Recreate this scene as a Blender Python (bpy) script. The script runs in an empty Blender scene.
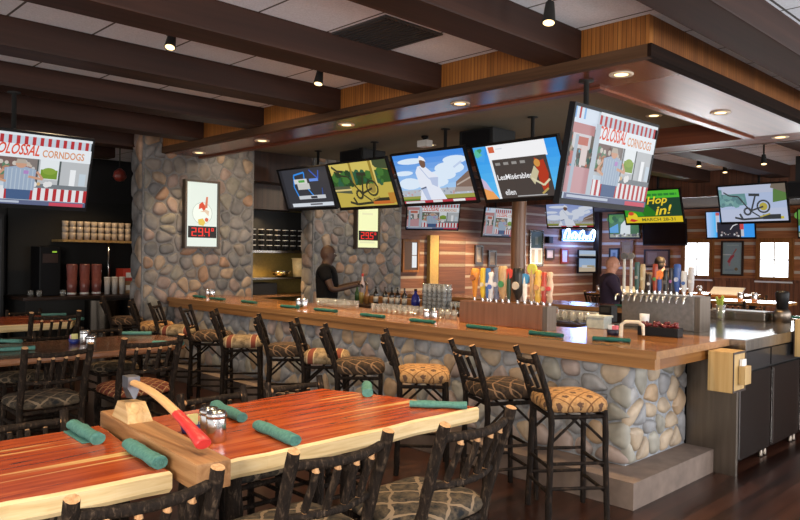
import bpy, bmesh, math, random
from mathutils import Vector, Matrix
C = bpy.context.scene.collection
PI = math.pi
RN = random.Random(7)
# ------------------------------------------------------------------ camera
FOC, YAW, PITCH, ROLL, EYE = 718.0, math.radians(-45.8), math.radians(.42), math.radians(-.82), 1.72
_f = Vector((math.cos(PITCH)*math.sin(YAW), math.cos(PITCH)*math.cos(YAW), -math.sin(PITCH)))
_r0 = Vector((math.cos(YAW), -math.sin(YAW), 0)); _d0 = _f.cross(_r0)
_r = _r0*math.cos(ROLL) + _d0*math.sin(ROLL); _d = -_r0*math.sin(ROLL) + _d0*math.cos(ROLL)
cam_data = bpy.data.cameras.new('camera'); cam = bpy.data.objects.new('camera', cam_data); C.objects.link(cam)
cam_data.sensor_width = 36.0; cam_data.lens = FOC*36/800; cam_data.clip_end = 100
cam.matrix_world = Matrix(((_r.x, -_d.x, -_f.x, 0), (_r.y, -_d.y, -_f.y, 0), (_r.z, -_d.z, -_f.z, EYE), (0, 0, 0, 1)))
bpy.context.scene.camera = cam
def at(px, py, x=None, y=None, z=None):
    d = _r*((px-400)/FOC) + _d*((py-260)/FOC) + _f
    t = x/d.x if x is not None else y/d.y if y is not None else (z-EYE)/d.z
    return Vector((0, 0, EYE)) + d*t

# ------------------------------------------------------------------ materials
class NT:
    def __init__(s, name):
        s.m = bpy.data.materials.new(name); s.m.use_nodes = True
        s.t = s.m.node_tree; s.t.nodes.clear()
        s.out = s.n('ShaderNodeOutputMaterial'); s.p = s.n('ShaderNodeBsdfPrincipled')
        s.l(s.p.outputs[0], s.out.inputs[0]); s.co = None
    def n(s, k, **kw):
        o = s.t.nodes.new(k)
        for a, b in kw.items(): setattr(o, a, b)
        return o
    def l(s, a, b): s.t.links.new(a, b)
    def set(s, inp, v):
        if hasattr(v, 'node'): s.l(v, inp)
        else:
            if hasattr(inp.default_value, '__len__') and len(inp.default_value) == 4 and len(v) == 3: v = (*v, 1)
            inp.default_value = v
    def coord(s, scale=(1, 1, 1), rot=(0, 0, 0), kind='Object'):
        if s.co is None: s.co = s.n('ShaderNodeTexCoord')
        mp = s.n('ShaderNodeMapping'); mp.inputs['Scale'].default_value = scale; mp.inputs['Rotation'].default_value = rot
        s.l(s.co.outputs[kind], mp.inputs[0]); return mp.outputs[0]
    def xyz(s, v):
        o = s.n('ShaderNodeSeparateXYZ'); s.l(v, o.inputs[0]); return o.outputs
    def math(s, op, a, b=0.0, c=None):
        o = s.n('ShaderNodeMath', operation=op); s.set(o.inputs[0], a); s.set(o.inputs[1], b)
        if c is not None: s.set(o.inputs[2], c)
        return o.outputs[0]
    def noise(s, vec, scale=5, detail=3, rough=.55, dist=0):
        o = s.n('ShaderNodeTexNoise'); s.l(vec, o.inputs['Vector'])
        for k, v in (('Scale', scale), ('Detail', detail), ('Roughness', rough), ('Distortion', dist)): o.inputs[k].default_value = v
        return o.outputs[0]
    def ramp(s, fac, stops):
        o = s.n('ShaderNodeValToRGB'); s.l(fac, o.inputs[0]); e = o.color_ramp.elements
        while len(e) < len(stops): e.new(.5)
        for k, (p, c) in enumerate(stops): e[k].position = p; e[k].color = (*c, 1)
        return o.outputs[0]
    def mix(s, fac, a, b):
        o = s.n('ShaderNodeMix', data_type='RGBA'); s.set(o.inputs[0], fac); s.set(o.inputs[6], a); s.set(o.inputs[7], b); return o.outputs[2]
    def bump(s, h, strength=.3, dist=.01):
        o = s.n('ShaderNodeBump'); o.inputs['Strength'].default_value = strength; o.inputs['Distance'].default_value = dist
        s.l(h, o.inputs['Height']); s.l(o.outputs[0], s.p.inputs['Normal'])
    def fin(s, col, rough=.5, metal=0, spec=.5, coat=0):
        s.set(s.p.inputs['Base Color'], col); s.set(s.p.inputs['Roughness'], rough); s.p.inputs['Metallic'].default_value = metal
        s.p.inputs['Specular IOR Level'].default_value = spec
        if coat: s.p.inputs['Coat Weight'].default_value = coat; s.p.inputs['Coat Roughness'].default_value = .12
        return s.m
_pc = {}
def plain(name, col, rough=.5, metal=0, spec=.5, vary=.12, scale=25):
    k = (name, col)
    if k in _pc: return _pc[k]
    t = NT(name); f = t.noise(t.coord(), scale, 2)
    a = tuple(c*(1-vary) for c in col); b = tuple(min(1, c*(1+vary)) for c in col)
    _pc[k] = t.fin(t.ramp(f, [(.3, a), (.7, b)]), rough, metal, spec); return _pc[k]
_em = {}
def glow(name, col, s=1.0):
    k = (name, tuple(round(c, 3) for c in col), s)
    if k not in _em:
        t = NT(name); t.p.inputs['Emission Color'].default_value = (*col, 1); t.p.inputs['Emission Strength'].default_value = s
        _em[k] = t.fin((.01, .01, .01), .4, 0, .15)
    return _em[k]
def wood(name, dark, mid, light, axis='y', scale=1.0, rough=.45, spec=.4, plank=0, pa='x', streak=12, coat=0, bump=.15):
    t = NT(name); lo = .35*scale; hi = streak*scale
    sc = {'x': (lo, hi, hi), 'y': (hi, lo, hi), 'z': (hi, hi, lo)}[axis]
    v = t.coord(sc); f = t.noise(v, 1.6, 5, .62, .6)
    if plank:
        ax = t.xyz(t.coord())['xyz'.index(pa)]
        q = t.math('MULTIPLY', ax, 1/plank); fl = t.math('FLOOR', q); fr = t.math('FRACT', q)
        wn = t.n('ShaderNodeTexWhiteNoise', noise_dimensions='1D'); t.l(fl, wn.inputs['W'])
        f = t.math('ADD', f, t.math('MULTIPLY', t.math('SUBTRACT', wn.outputs[0], .5), .28 if plank > .05 else .13))
    col = t.ramp(f, [(.28, dark), (.5, mid), (.74, light)])
    if plank:
        g = t.math('LESS_THAN', fr, .018/plank*.35); col = t.mix(g, col, tuple(c*(.35 if plank > .05 else .75) for c in dark))
    if bump: t.bump(f, bump, .004)
    return t.fin(col, rough, 0, spec, coat)
def metal(name, col, rough=.28, vary=.25):
    t = NT(name); f = t.noise(t.coord((14, 14, .8)), 2, 3)
    return t.fin(t.ramp(f, [(.3, tuple(c*(1-vary) for c in col)), (.7, col)]), rough, 1)
MT = {}
MT['beam'] = wood('dark stained beam wood', (.014, .0056, .0036), (.029, .0112, .0069), (.050, .0195, .0116), 'y', .6, .6, .25, streak=8)
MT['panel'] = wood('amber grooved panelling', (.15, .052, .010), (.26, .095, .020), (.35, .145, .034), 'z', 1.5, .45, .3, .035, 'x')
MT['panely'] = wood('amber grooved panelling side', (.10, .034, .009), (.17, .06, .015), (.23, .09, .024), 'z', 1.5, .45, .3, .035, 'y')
MT['rough'] = wood('rough sawn fascia board', (.032, .014, .007), (.06, .028, .013), (.09, .045, .022), 'x', 1, .8, .2)
MT['mahog'] = wood('polished mahogany', (.09, .024, .011), (.15, .042, .018), (.21, .064, .028), 'x', .6, .2, .5, coat=0, bump=.06)
MT['bartop'] = wood('honey varnished bar wood', (.17, .062, .014), (.32, .13, .032), (.48, .22, .065), 'x', .9, .2, .5, .14, 'y', 14, .4, .05)
MT['baredge'] = wood('honey bar edge wood', (.17, .07, .022), (.27, .125, .042), (.36, .18, .068), 'x', .9, .35, .4, streak=16, bump=.08)
MT['bartopy'] = wood('honey varnished side wood', (.17, .062, .014), (.32, .13, .032), (.48, .22, .065), 'y', .9, .22, .5, .14, 'x', 14, .3, .05)
MT['floor'] = wood('dark cherry floor planks', (.014, .005, .003), (.028, .0095, .006), (.05, .018, .010), 'y', .7, .28, .4, .13, 'x', 9, .1, .05)
MT['darkwood'] = wood('dark brown cabinet wood', (.012, .006, .004), (.028, .013, .008), (.05, .024, .014), 'z', 1, .4)
MT['oak'] = wood('pale box pine', (.30, .175, .06), (.42, .27, .105), (.49, .34, .155), 'z', 1, .5)
MT['timber'] = wood('tan rough timber', (.20, .085, .03), (.34, .165, .065), (.46, .25, .11), 'x', 1.2, .55)
MT['blockw'] = wood('pale chopping block', (.36, .2, .08), (.55, .35, .16), (.66, .47, .26), 'x', 1.5, .6)
MT['handle'] = wood('hickory axe handle', (.45, .24, .09), (.62, .37, .16), (.70, .46, .23), 'x', 2, .4)
MT['table2'] = wood('brown table wood', (.10, .04, .018), (.20, .085, .04), (.29, .13, .065), 'y', .7, .25, .5, .16, 'x', 10, .3, .05)
MT['sapwood'] = wood('pale sapwood edge', (.50, .32, .13), (.68, .50, .26), (.76, .60, .36), 'y', 1.4, .35, .4, bump=.08)
def cedar():
    t = NT('red cedar slab'); v = t.coord((9, .45, 9)); f = t.noise(v, 1.5, 6, .65, 1.2)
    col = t.ramp(f, [(.25, (.09, .013, .005)), (.40, (.29, .042, .010)), (.56, (.47, .088, .018)), (.72, (.58, .155, .035))])
    x = t.coord((14, .5, 1)); s = t.noise(x, 1.0, 3, .5, .4)
    col = t.mix(t.ramp(s, [(.63, (0, 0, 0)), (.69, (1, 1, 1))]), col, (.72, .44, .16))
    k = t.noise(t.coord((3.4, 1.7, 1)), 1.6, 2, .5, 2.0)
    col = t.mix(t.ramp(k, [(.66, (0, 0, 0)), (.76, (1, 1, 1))]), col, (.045, .01, .006))
    t.bump(f, .05, .003)
    return t.fin(col, .25, 0, .4, .15)
MT['cedar'] = cedar()
def bark(name, a, b, c):
    t = NT(name); f = t.noise(t.coord((55, 55, 14)), 1, 5, .7, .6); g = t.noise(t.coord(), 16, 3)
    col = t.ramp(f, [(.32, a), (.56, b), (.72, c)]); col = t.mix(t.ramp(g, [(.6, (0, 0, 0)), (.72, (.5, .5, .5))]), col, c)
    t.bump(f, 1.0, .012); return t.fin(col, .75, 0, .15)
MT['bark'] = bark('hickory bark', (.006, .004, .003), (.020, .0125, .0085), (.12, .08, .052))
MT['barkdark'] = bark('dark hickory bark', (.0045, .003, .0024), (.012, .0072, .005), (.06, .036, .022))
MT['cut'] = wood('cut log end', (.30, .13, .05), (.50, .27, .12), (.62, .40, .22), 'z', 4, .55)
def seat_tan():
    t = NT('tan lodge tapestry'); o = t.xyz(t.coord()); k = 1/.17; un_ = t.math('MULTIPLY', t.math('ADD', 1.0, t.math('MULTIPLY', t.math('SUBTRACT', .83, o[2]), 3.2)), k)
    u = t.math('MULTIPLY', o[0], un_); w = t.math('MULTIPLY', o[1], un_)
    a = t.math('FRACT', t.math('ADD', u, w)); b = t.math('FRACT', t.math('SUBTRACT', u, w))
    la = t.math('ABSOLUTE', t.math('SUBTRACT', a, .5)); lb = t.math('ABSOLUTE', t.math('SUBTRACT', b, .5))
    line = t.math('GREATER_THAN', t.math('MAXIMUM', la, lb), .455)
    r = t.math('ADD', t.math('MULTIPLY', la, la), t.math('MULTIPLY', lb, lb))
    nz = t.noise(t.coord(), 60, 3); blob = t.math('LESS_THAN', t.math('ADD', r, t.math('MULTIPLY', t.math('SUBTRACT', nz, .5), .13)), .035)
    col = t.ramp(t.noise(t.coord(), 40, 3), [(.3, (.24, .125, .05)), (.7, (.40, .235, .10))])
    col = t.mix(line, col, (.13, .06, .025)); col = t.mix(blob, col, (.085, .045, .028))
    t.bump(nz, .2, .003); return t.fin(col, .85, 0, .2)
def seat_dark(name, base, base2, twig, sc):
    t = NT(name); o = t.xyz(t.coord()); wob = t.math('MULTIPLY', t.math('SUBTRACT', t.noise(t.coord(), 9, 2), .5), .55)
    res = None
    for sgn in (1, -1):
        q = t.math('ADD', t.math('MULTIPLY', t.math('ADD', o[0], t.math('MULTIPLY', t.math('ADD', o[1], o[2]), sgn)), 1/sc), wob)
        z = t.math('LESS_THAN', t.math('ABSOLUTE', t.math('SUBTRACT', t.math('FRACT', q), .5)), .06)
        res = z if res is None else t.math('MAXIMUM', res, z)
    nz = t.noise(t.coord(), 24, 4, .7)
    col = t.mix(res, t.ramp(nz, [(.35, base), (.65, base2)]), twig)
    t.bump(nz, .2, .003); return t.fin(col, .85, 0, .2)
def seat_patch():
    t = NT('patchwork angler fabric'); o = t.xyz(t.coord()); nz = t.noise(t.coord(), 20, 4, .7)
    col = t.ramp(nz, [(.3, (.06, .04, .024)), (.5, (.19, .135, .075)), (.7, (.30, .22, .13))])
    for c in (-.125, .125):
        d = t.math('ABSOLUTE', t.math('SUBTRACT', o[1], c))
        col = t.mix(t.math('LESS_THAN', d, .028), col, (.14, .035, .02)); col = t.mix(t.math('LESS_THAN', t.math('ABSOLUTE', t.math('SUBTRACT', d, .03)), .005), col, (.34, .26, .15))
    t.bump(nz, .2, .003); return t.fin(col, .85, 0, .2)
MT['seat_tan'] = seat_tan()
MT['seat_dark'] = seat_dark('dark twig tapestry', (.012, .008, .006), (.05, .030, .017), (.17, .10, .055), .13)
MT['seat_camo'] = seat_dark('camo twig tapestry', (.012, .013, .014), (.095, .07, .045), (.20, .145, .095), .19)
MT['seat_patch'] = seat_patch()
MT['seat_red'] = seat_dark('rust woven fabric', (.07, .014, .010), (.24, .06, .028), (.42, .25, .11), .09)
STONE = [plain('grey river stone', (.15, .142, .138), .65, vary=.3, scale=7), plain('slate river stone', (.105, .105, .108), .65, vary=.3, scale=7), plain('brown grey river stone', (.16, .14, .122), .65, vary=.3, scale=7), plain('dim grey river stone', (.125, .12, .118), .65, vary=.3, scale=7),
         plain('tan river stone', (.25, .185, .13), .6, vary=.3, scale=7), plain('rose river stone', (.20, .15, .13), .6, vary=.3, scale=7),
         plain('rust river stone', (.25, .155, .10), .6, vary=.3, scale=7), plain('olive river stone', (.17, .16, .135), .6, vary=.3, scale=7)]
STONEL = [plain('pale grey river stone', (.25, .243, .245), .6, vary=.3, scale=7), plain('blue grey river stone', (.21, .21, .22), .6, vary=.3, scale=7),
          plain('buff river stone', (.34, .265, .19), .6, vary=.3, scale=7), plain('pale rose river stone', (.29, .225, .20), .6, vary=.3, scale=7),
          plain('ochre river stone', (.33, .23, .145), .6, vary=.3, scale=7), plain('pale olive river stone', (.25, .235, .20), .6, vary=.3, scale=7)]
MT['mortar'] = plain('dark grey mortar', (.15, .148, .148), .9, vary=.2)
MT['mortarl'] = plain('pale grey mortar', (.24, .25, .27), .9, vary=.2)
MT['concrete'] = plain('brown concrete', (.15, .108, .086), .7, vary=.18, scale=9)
MT['steel'] = metal('brushed steel', (.36, .33, .30), .22)
MT['darksteel'] = metal('brown brushed steel', (.20, .165, .135), .38)
MT['copper'] = metal('dull copper sheet', (.34, .17, .105), .42)
MT['chrome'] = metal('chrome', (.62, .62, .63), .18, .1)
MT['black'] = plain('black plastic', (.006, .006, .007), .45, 0, .18)
MT['matte'] = plain('matte black paint', (.006, .006, .006), .7)
MT['blackgl'] = plain('dark cooler glass', (.007, .0035, .0025), .25, 0, .12)
MT['white'] = plain('white plastic', (.75, .74, .72), .4, vary=.04)
MT['tile'] = None
MT['olive'] = plain('olive grey ceiling paint', (.20, .175, .125), .75, vary=.05)
MT['darkwall'] = plain('near black wall paint', (.010, .010, .011), .7, vary=.2, scale=3)
MT['teal'] = NT('teal napkin cloth')
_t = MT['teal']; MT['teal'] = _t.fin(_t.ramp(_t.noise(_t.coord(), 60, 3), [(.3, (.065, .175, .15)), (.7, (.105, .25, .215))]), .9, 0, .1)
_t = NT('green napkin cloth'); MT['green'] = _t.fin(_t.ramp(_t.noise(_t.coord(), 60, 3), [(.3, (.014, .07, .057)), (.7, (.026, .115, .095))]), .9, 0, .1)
def glass(name, tint=(.93, .95, .95), gl=.28, dfa=.13):
    t = NT(name); t.t.nodes.remove(t.p)
    tr = t.n('ShaderNodeBsdfTransparent'); tr.inputs[0].default_value = (*tint, 1); g = t.n('ShaderNodeBsdfGlossy'); g.inputs['Roughness'].default_value = .08; g.inputs[0].default_value = (.9, .9, .9, 1)
    mx = t.n('ShaderNodeMixShader'); lw = t.n('ShaderNodeLayerWeight'); lw.inputs[0].default_value = gl
    df = t.n('ShaderNodeBsdfDiffuse'); df.inputs[0].default_value = (.75, .76, .76, 1); m0 = t.n('ShaderNodeMixShader'); m0.inputs[0].default_value = dfa  # white diffuse share imitates glass lit from behind
    t.l(tr.outputs[0], m0.inputs[1]); t.l(df.outputs[0], m0.inputs[2])
    t.l(lw.outputs['Facing'], mx.inputs[0]); t.l(m0.outputs[0], mx.inputs[1]); t.l(g.outputs[0], mx.inputs[2]); t.l(mx.outputs[0], t.out.inputs[0]); return t.m
MT['glass'] = glass('clear drinking glass', (.90, .92, .92), .42)
MT['glass2'] = glass('backlight whitened bar glass', (.92, .94, .94), .45, .34)  # stronger white share: painted backlight, the glass itself is clear
MT['brown_glass'] = plain('dark bottle glass', (.012, .008, .005), .12)
MT['iced'] = plain('red frosted tumbler plastic', (.22, .07, .06), .3)
def tiles():
    t = NT('acoustic ceiling tile'); o = t.xyz(t.coord()); ok = None
    for a, per, off in ((0, 1.4, .214), (1, .61, .43)):
        fr = t.math('FRACT', t.math('ADD', t.math('MULTIPLY', o[a], 1/per), off)); g = t.math('LESS_THAN', fr, .018/per)
        ok = g if ok is None else t.math('MAXIMUM', ok, g)
    nz = t.noise(t.coord(), 70, 4, .8)
    col = t.mix(ok, t.ramp(nz, [(.35, (.62, .65, .71)), (.6, (.76, .79, .86))]), (.10, .095, .095))
    t.bump(nz, .25, .004); return t.fin(col, .9, 0, .1)
MT['tile'] = tiles()
def logwall(name, c1, c2, chink, period=.35, phase=1.785):
    t = NT(name); o = t.xyz(t.coord()); fr = t.math('FRACT', t.math('MULTIPLY', t.math('SUBTRACT', o[2], phase-.04), 1/period))
    g = t.math('LESS_THAN', fr, .2); f = t.noise(t.coord((.8, .8, 14)), 2, 5, .6, .5)
    col = t.mix(g, t.ramp(f, [(.3, c1), (.7, c2)]), chink); t.bump(f, .3, .01)
    return t.fin(col, .6, 0, .3)
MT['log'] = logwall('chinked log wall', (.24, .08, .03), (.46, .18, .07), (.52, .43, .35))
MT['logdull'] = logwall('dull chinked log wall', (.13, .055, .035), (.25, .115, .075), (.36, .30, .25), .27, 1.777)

# ------------------------------------------------------------------ mesh builder
class MB:
    def __init__(s): s.v = []; s.f = []; s.mi = []; s.sm = []; s.x = Matrix()
    def add(s, vs, fs, mi=0, smooth=False):
        b = len(s.v); s.v += [s.x @ Vector(p) for p in vs]
        for f in fs: s.f.append([i+b for i in f]); s.mi.append(mi); s.sm.append(smooth)
        return s
    def box(s, lo, hi, mi=0, bev=0.0):
        if bev > 0:
            bm = bmesh.new(); bmesh.ops.create_cube(bm, size=1)
            for v in bm.verts: v.co = Vector([lo[i]+(v.co[i]+.5)*(hi[i]-lo[i]) for i in range(3)])
            bmesh.ops.bevel(bm, geom=bm.edges[:], offset=bev, segments=2, affect='EDGES', profile=.7)
            bm.verts.index_update(); s.add([v.co.copy() for v in bm.verts], [[v.index for v in f.verts] for f in bm.faces], mi); bm.free(); return s
        x0, y0, z0 = lo; x1, y1, z1 = hi
        vs = [(x0, y0, z0), (x1, y0, z0), (x1, y1, z0), (x0, y1, z0), (x0, y0, z1), (x1, y0, z1), (x1, y1, z1), (x0, y1, z1)]
        return s.add(vs, [(0, 3, 2, 1), (4, 5, 6, 7), (0, 1, 5, 4), (1, 2, 6, 5), (2, 3, 7, 6), (3, 0, 4, 7)], mi)
    def cbox(s, c, size, mi=0, bev=0.0): return s.box([c[i]-size[i]/2 for i in range(3)], [c[i]+size[i]/2 for i in range(3)], mi, bev)
    def path(s, pts, rad, seg=8, mi=0, cap=None, wob=0.0, rn=None, flat=1.0):
        pts = [Vector(p) for p in pts]; n = len(pts)
        if not hasattr(rad, '__len__'): rad = [rad]*n
        vs = []; fs = []; prev = None
        for i, p in enumerate(pts):
            t = (pts[min(i+1, n-1)]-pts[max(i-1, 0)]).normalized()
            if prev is None:
                a = Vector((0, 0, 1)) if abs(t.z) < .9 else Vector((1, 0, 0)); u = t.cross(a).normalized()
            else: u = (prev - t*prev.dot(t)).normalized()
            prev = u; w = t.cross(u)
            for k in range(seg):
                an = 2*PI*k/seg; r = rad[i]*(1+(rn.uniform(-wob, wob) if rn else 0))
                vs.append(p+u*math.cos(an)*r+w*math.sin(an)*r*flat)
        for i in range(n-1):
            for k in range(seg):
                k2 = (k+1) % seg; fs.append((i*seg+k, i*seg+k2, (i+1)*seg+k2, (i+1)*seg+k))
        s.add(vs, fs, mi, True); cm = mi if cap is None else cap
        s.add(vs[:seg], [tuple(range(seg-1, -1, -1))], cm); s.add(vs[-seg:], [tuple(range(seg))], cm); return s
    def lathe(s, prof, c=(0, 0, 0), seg=14, mi=0):
        vs = []; fs = []
        for r, z in prof:
            for k in range(seg): a = 2*PI*k/seg; vs.append((c[0]+r*math.cos(a), c[1]+r*math.sin(a), c[2]+z))
        for i in range(len(prof)-1):
            for k in range(seg): k2 = (k+1) % seg; fs.append((i*seg+k, i*seg+k2, (i+1)*seg+k2, (i+1)*seg+k))
        if prof[0][0] > 1e-5: fs.append(tuple(range(seg-1, -1, -1)))
        n = len(prof)-1
        if prof[-1][0] > 1e-5: fs.append(tuple(n*seg+k for k in range(seg)))
        return s.add(vs, fs, mi, True)
    def prism(s, poly, z0, z1, mi=0, side=None):
        n = len(poly); vs = [(x, y, z0) for x, y in poly]+[(x, y, z1) for x, y in poly]
        s.add(vs, [tuple(range(n-1, -1, -1)), tuple(range(n, 2*n))], mi)
        return s.add(vs, [(i, (i+1) % n, (i+1) % n+n, i+n) for i in range(n)], mi if side is None else side)
    def ball(s, c, r, mi=0, seg=10, rings=7):
        if not hasattr(r, '__len__'): r = (r, r, r)
        vs = [(c[0], c[1], c[2]-r[2])]; fs = []
        for i in range(1, rings):
            p = PI*i/rings
            for k in range(seg): a = 2*PI*k/seg; vs.append((c[0]+r[0]*math.sin(p)*math.cos(a), c[1]+r[1]*math.sin(p)*math.sin(a), c[2]-r[2]*math.cos(p)))
        vs.append((c[0], c[1], c[2]+r[2])); m = len(vs)-1
        for k in range(seg):
            k2 = (k+1) % seg; fs.append((0, 1+k2, 1+k)); fs.append((m, m-seg+k, m-seg+k2))
            for i in range(rings-2): a = 1+i*seg; fs.append((a+k, a+k2, a+seg+k2, a+seg+k))
        return s.add(vs, fs, mi, True)
    def build(s, name, mats, parent=None, loc=None):
        me = bpy.data.meshes.new(name); me.from_pydata([tuple(v) for v in s.v], [], s.f); me.update()
        if not isinstance(mats, (list, tuple)): mats = [mats]
        for m in mats: me.materials.append(m)
        me.polygons.foreach_set('material_index', s.mi); me.polygons.foreach_set('use_smooth', s.sm); me.validate()
        o = bpy.data.objects.new(name, me); C.objects.link(o)
        if parent: o.parent = parent
        if loc: o.location = loc
        return o
def B(): return MB()
def tag(o, label=None, cat=None, group=None, kind=None):
    for k, v in (('label', label), ('category', cat), ('group', group), ('kind', kind)):
        if v: o[k] = v
    return o
def thing(name, label, cat, loc=(0, 0, 0), rz=0, group=None, kind=None):
    o = bpy.data.objects.new(name, None); C.objects.link(o); o.empty_display_size = .1
    o.location = loc; o.rotation_euler = (0, 0, rz); return tag(o, label, cat, group, kind)
def copy_tree(o, parent=None):
    c = o.copy(); C.objects.link(c); c.parent = parent
    for ch in list(o.children): copy_tree(ch, c)
    return c
def dup(o, loc, rz=0, label=None, group=None, scale=None):
    c = copy_tree(o); c.location = loc; c.rotation_euler = (0, 0, rz)
    if scale: c.scale = (scale,)*3
    if label: c['label'] = label
    if group: c['group'] = group
    return c
ORD = ['first', 'second', 'third', 'fourth', 'fifth', 'sixth', 'seventh', 'eighth', 'ninth', 'tenth', 'eleventh', 'twelfth', 'thirteenth']
_fc = {}
def text_polys(s, shear=0.0):
    if (s, shear) in _fc: return _fc[(s, shear)]
    cu = bpy.data.curves.new('t', 'FONT'); cu.body = s; cu.shear = shear; cu.resolution_u = 3; cu.offset = .018
    ob = bpy.data.objects.new('t', cu); C.objects.link(ob); bpy.context.view_layer.update()
    me = bpy.data.meshes.new_from_object(ob.evaluated_get(bpy.context.evaluated_depsgraph_get()))
    vs = [(v.co.x, v.co.y) for v in me.vertices]; fs = [list(p.vertices) for p in me.polygons]
    bpy.data.objects.remove(ob); bpy.data.curves.remove(cu); bpy.data.meshes.remove(me)
    x0 = min(v[0] for v in vs); x1 = max(v[0] for v in vs); y0 = min(v[1] for v in vs); y1 = max(v[1] for v in vs)
    r = ([((a-x0)/(x1-x0), (b-y0)/(y1-y0)) for a, b in vs], fs); _fc[(s, shear)] = r; return r
# stones laid in mortar: one dome per cell of a relaxed random tiling, all in one mesh
def voronoi(w, h, size, rn):
    nx = max(1, round(w/size)); ny = max(1, round(h/(size*.9))); P = []
    for j in range(ny):
        for i in range(nx):
            P.append(((i+.5+(.25 if j % 2 else -.25)+rn.uniform(-.42, .42))*w/nx, (j+.5+rn.uniform(-.42, .42))*h/ny))
    out = []
    for i, (px, py) in enumerate(P):
        poly = [(0, 0), (w, 0), (w, h), (0, h)]
        for k, (qx, qy) in enumerate(P):
            if k == i or abs(qx-px)+abs(qy-py) > size*3.4: continue
            mx, my, nx_, ny_ = (px+qx)/2, (py+qy)/2, qx-px, qy-py; new = []
            for a in range(len(poly)):
                A, Bq = poly[a], poly[(a+1) % len(poly)]
                da = (A[0]-mx)*nx_+(A[1]-my)*ny_; db = (Bq[0]-mx)*nx_+(Bq[1]-my)*ny_
                if da <= 0: new.append(A)
                if da*db < 0: t = da/(da-db); new.append((A[0]+(Bq[0]-A[0])*t, A[1]+(Bq[1]-A[1])*t))
            poly = new
            if len(poly) < 3: break
        if len(poly) >= 3: out.append(poly)
    return out
def stones(mb, org, du, dv, w, h, size, rn, nm=6, depth=.052, gap=.011, over=0.0):
    org = Vector(org); du = Vector(du); dv = Vector(dv); nn = du.cross(dv)
    for poly in voronoi(w, h, size, rn):
        cx = sum(p[0] for p in poly)/len(poly); cy = sum(p[1] for p in poly)/len(poly)
        R = sum(math.hypot(p[0]-cx, p[1]-cy) for p in poly)/len(poly)
        if R < .025: continue
        k = max(.5, 1-gap/R); q = [(cx+(p[0]-cx)*k, cy+(p[1]-cy)*k) for p in poly]
        for _ in range(2):
            q2 = []
            for a in range(len(q)):
                A, D = q[a], q[(a+1) % len(q)]
                q2 += [(A[0]*.78+D[0]*.22, A[1]*.78+D[1]*.22), (A[0]*.22+D[0]*.78, A[1]*.22+D[1]*.78)]
            q = q2
        if over:
            q = [(x+(over if x > w-size*.45 else 0), y) for x, y in q]
        H = depth*rn.uniform(.75, 1.15)*min(1, .35+.65*R/.09); n = len(q); vs = []; fs = []
        for s_, z in ((1, -.012), (1, .2), (.93, .55), (.78, .82), (.5, .97)):
            vs += [org+du*(cx+(x-cx)*s_)+dv*(cy+(y-cy)*s_)+nn*(H*z if z > 0 else z) for x, y in q]
        vs.append(org+du*cx+dv*cy+nn*H)
        for r in range(4):
            for a in range(n): fs.append((r*n+a, r*n+(a+1) % n, (r+1)*n+(a+1) % n, (r+1)*n+a))
        fs += [(4*n+a, 4*n+(a+1) % n, 5*n) for a in range(n)]
        mb.add(vs, fs, rn.randrange(nm), True)
# ------------------------------------------------------------------ flat pictures (screens, signs, posters)
class Pic:
    def __init__(s, w, h, off=0.0, lit=1.0, mat='screen'):
        s.w = w; s.h = h; s.mb = MB(); s.lay = 0; s.mats = []; s.idx = {}; s.lit = lit; s.off = off; s.mat = mat
    def mi(s, c):
        k = tuple(round(x, 3) for x in c)
        if k not in s.idx:
            s.idx[k] = len(s.mats); s.mats.append(glow('lit '+s.mat, k, s.lit) if s.lit else plain('printed '+s.mat, k, .6, vary=.05))
        return s.idx[k]
    def pts(s, uv): return [((u-.5)*s.w, -s.off-s.lay*.0002, (v-.5)*s.h) for u, v in uv]
    def poly(s, uv, c):
        s.lay += 1; p = s.pts(uv); s.mb.add(p, [tuple(range(len(p)))], s.mi(c)); return s
    def rect(s, u0, v0, u1, v1, c): return s.poly([(u0, v0), (u1, v0), (u1, v1), (u0, v1)], c)
    def disc(s, u, v, r, c, ry=None, n=14):
        ry = r*s.w/s.h if ry is None else ry; return s.poly([(u+r*math.cos(2*PI*k/n), v+ry*math.sin(2*PI*k/n)) for k in range(n)], c)
    def line(s, pts, wd, c):
        for (a, b), (d, e) in zip(pts, pts[1:]):
            dx, dy = (d-a)*s.w, (e-b)*s.h; L = math.hypot(dx, dy) or 1; nx, ny = -dy/L*wd/2, dx/L*wd/2
            s.poly([(a+nx, b+ny*s.w/s.h), (a-nx, b-ny*s.w/s.h), (d-nx, e-ny*s.w/s.h), (d+nx, e+ny*s.w/s.h)], c)
        return s
    def ring(s, u, v, r, wd, c, n=16):
        return s.line([(u+r*math.cos(2*PI*k/n), v+r*s.w/s.h*math.sin(2*PI*k/n)) for k in range(n+1)], wd, c)
    def text(s, t, u0, v0, u1, v1, c, shear=0.0, slope=0.0):
        vs, fs = text_polys(t, shear); s.lay += 1
        p = s.pts([(u0+(u1-u0)*a, v0+(v1-v0)*b+slope*a) for a, b in vs]); s.mb.add(p, fs, s.mi(c)); return s
    def grad(s, u0, v0, u1, v1, a, b, n=7, vert=True):
        for k in range(n):
            t = (k+.5)/n; c = tuple(a[i]*(1-t)+b[i]*t for i in range(3))
            if vert: s.rect(u0, v0+(v1-v0)*k/n, u1, v0+(v1-v0)*(k+1)/n, c)
            else: s.rect(u0+(u1-u0)*k/n, v0, u0+(u1-u0)*(k+1)/n, v1, c)
        return s
    def blot(s, u0, v0, u1, v1, cols, n, size, seed=1):
        r = random.Random(seed)
        for _ in range(n): s.disc(r.uniform(u0, u1), r.uniform(v0, v1), size*r.uniform(.5, 1.3), r.choice(cols), n=7)
        return s
    def build(s, name, parent=None): return s.mb.build(name, s.mats, parent)
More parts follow.
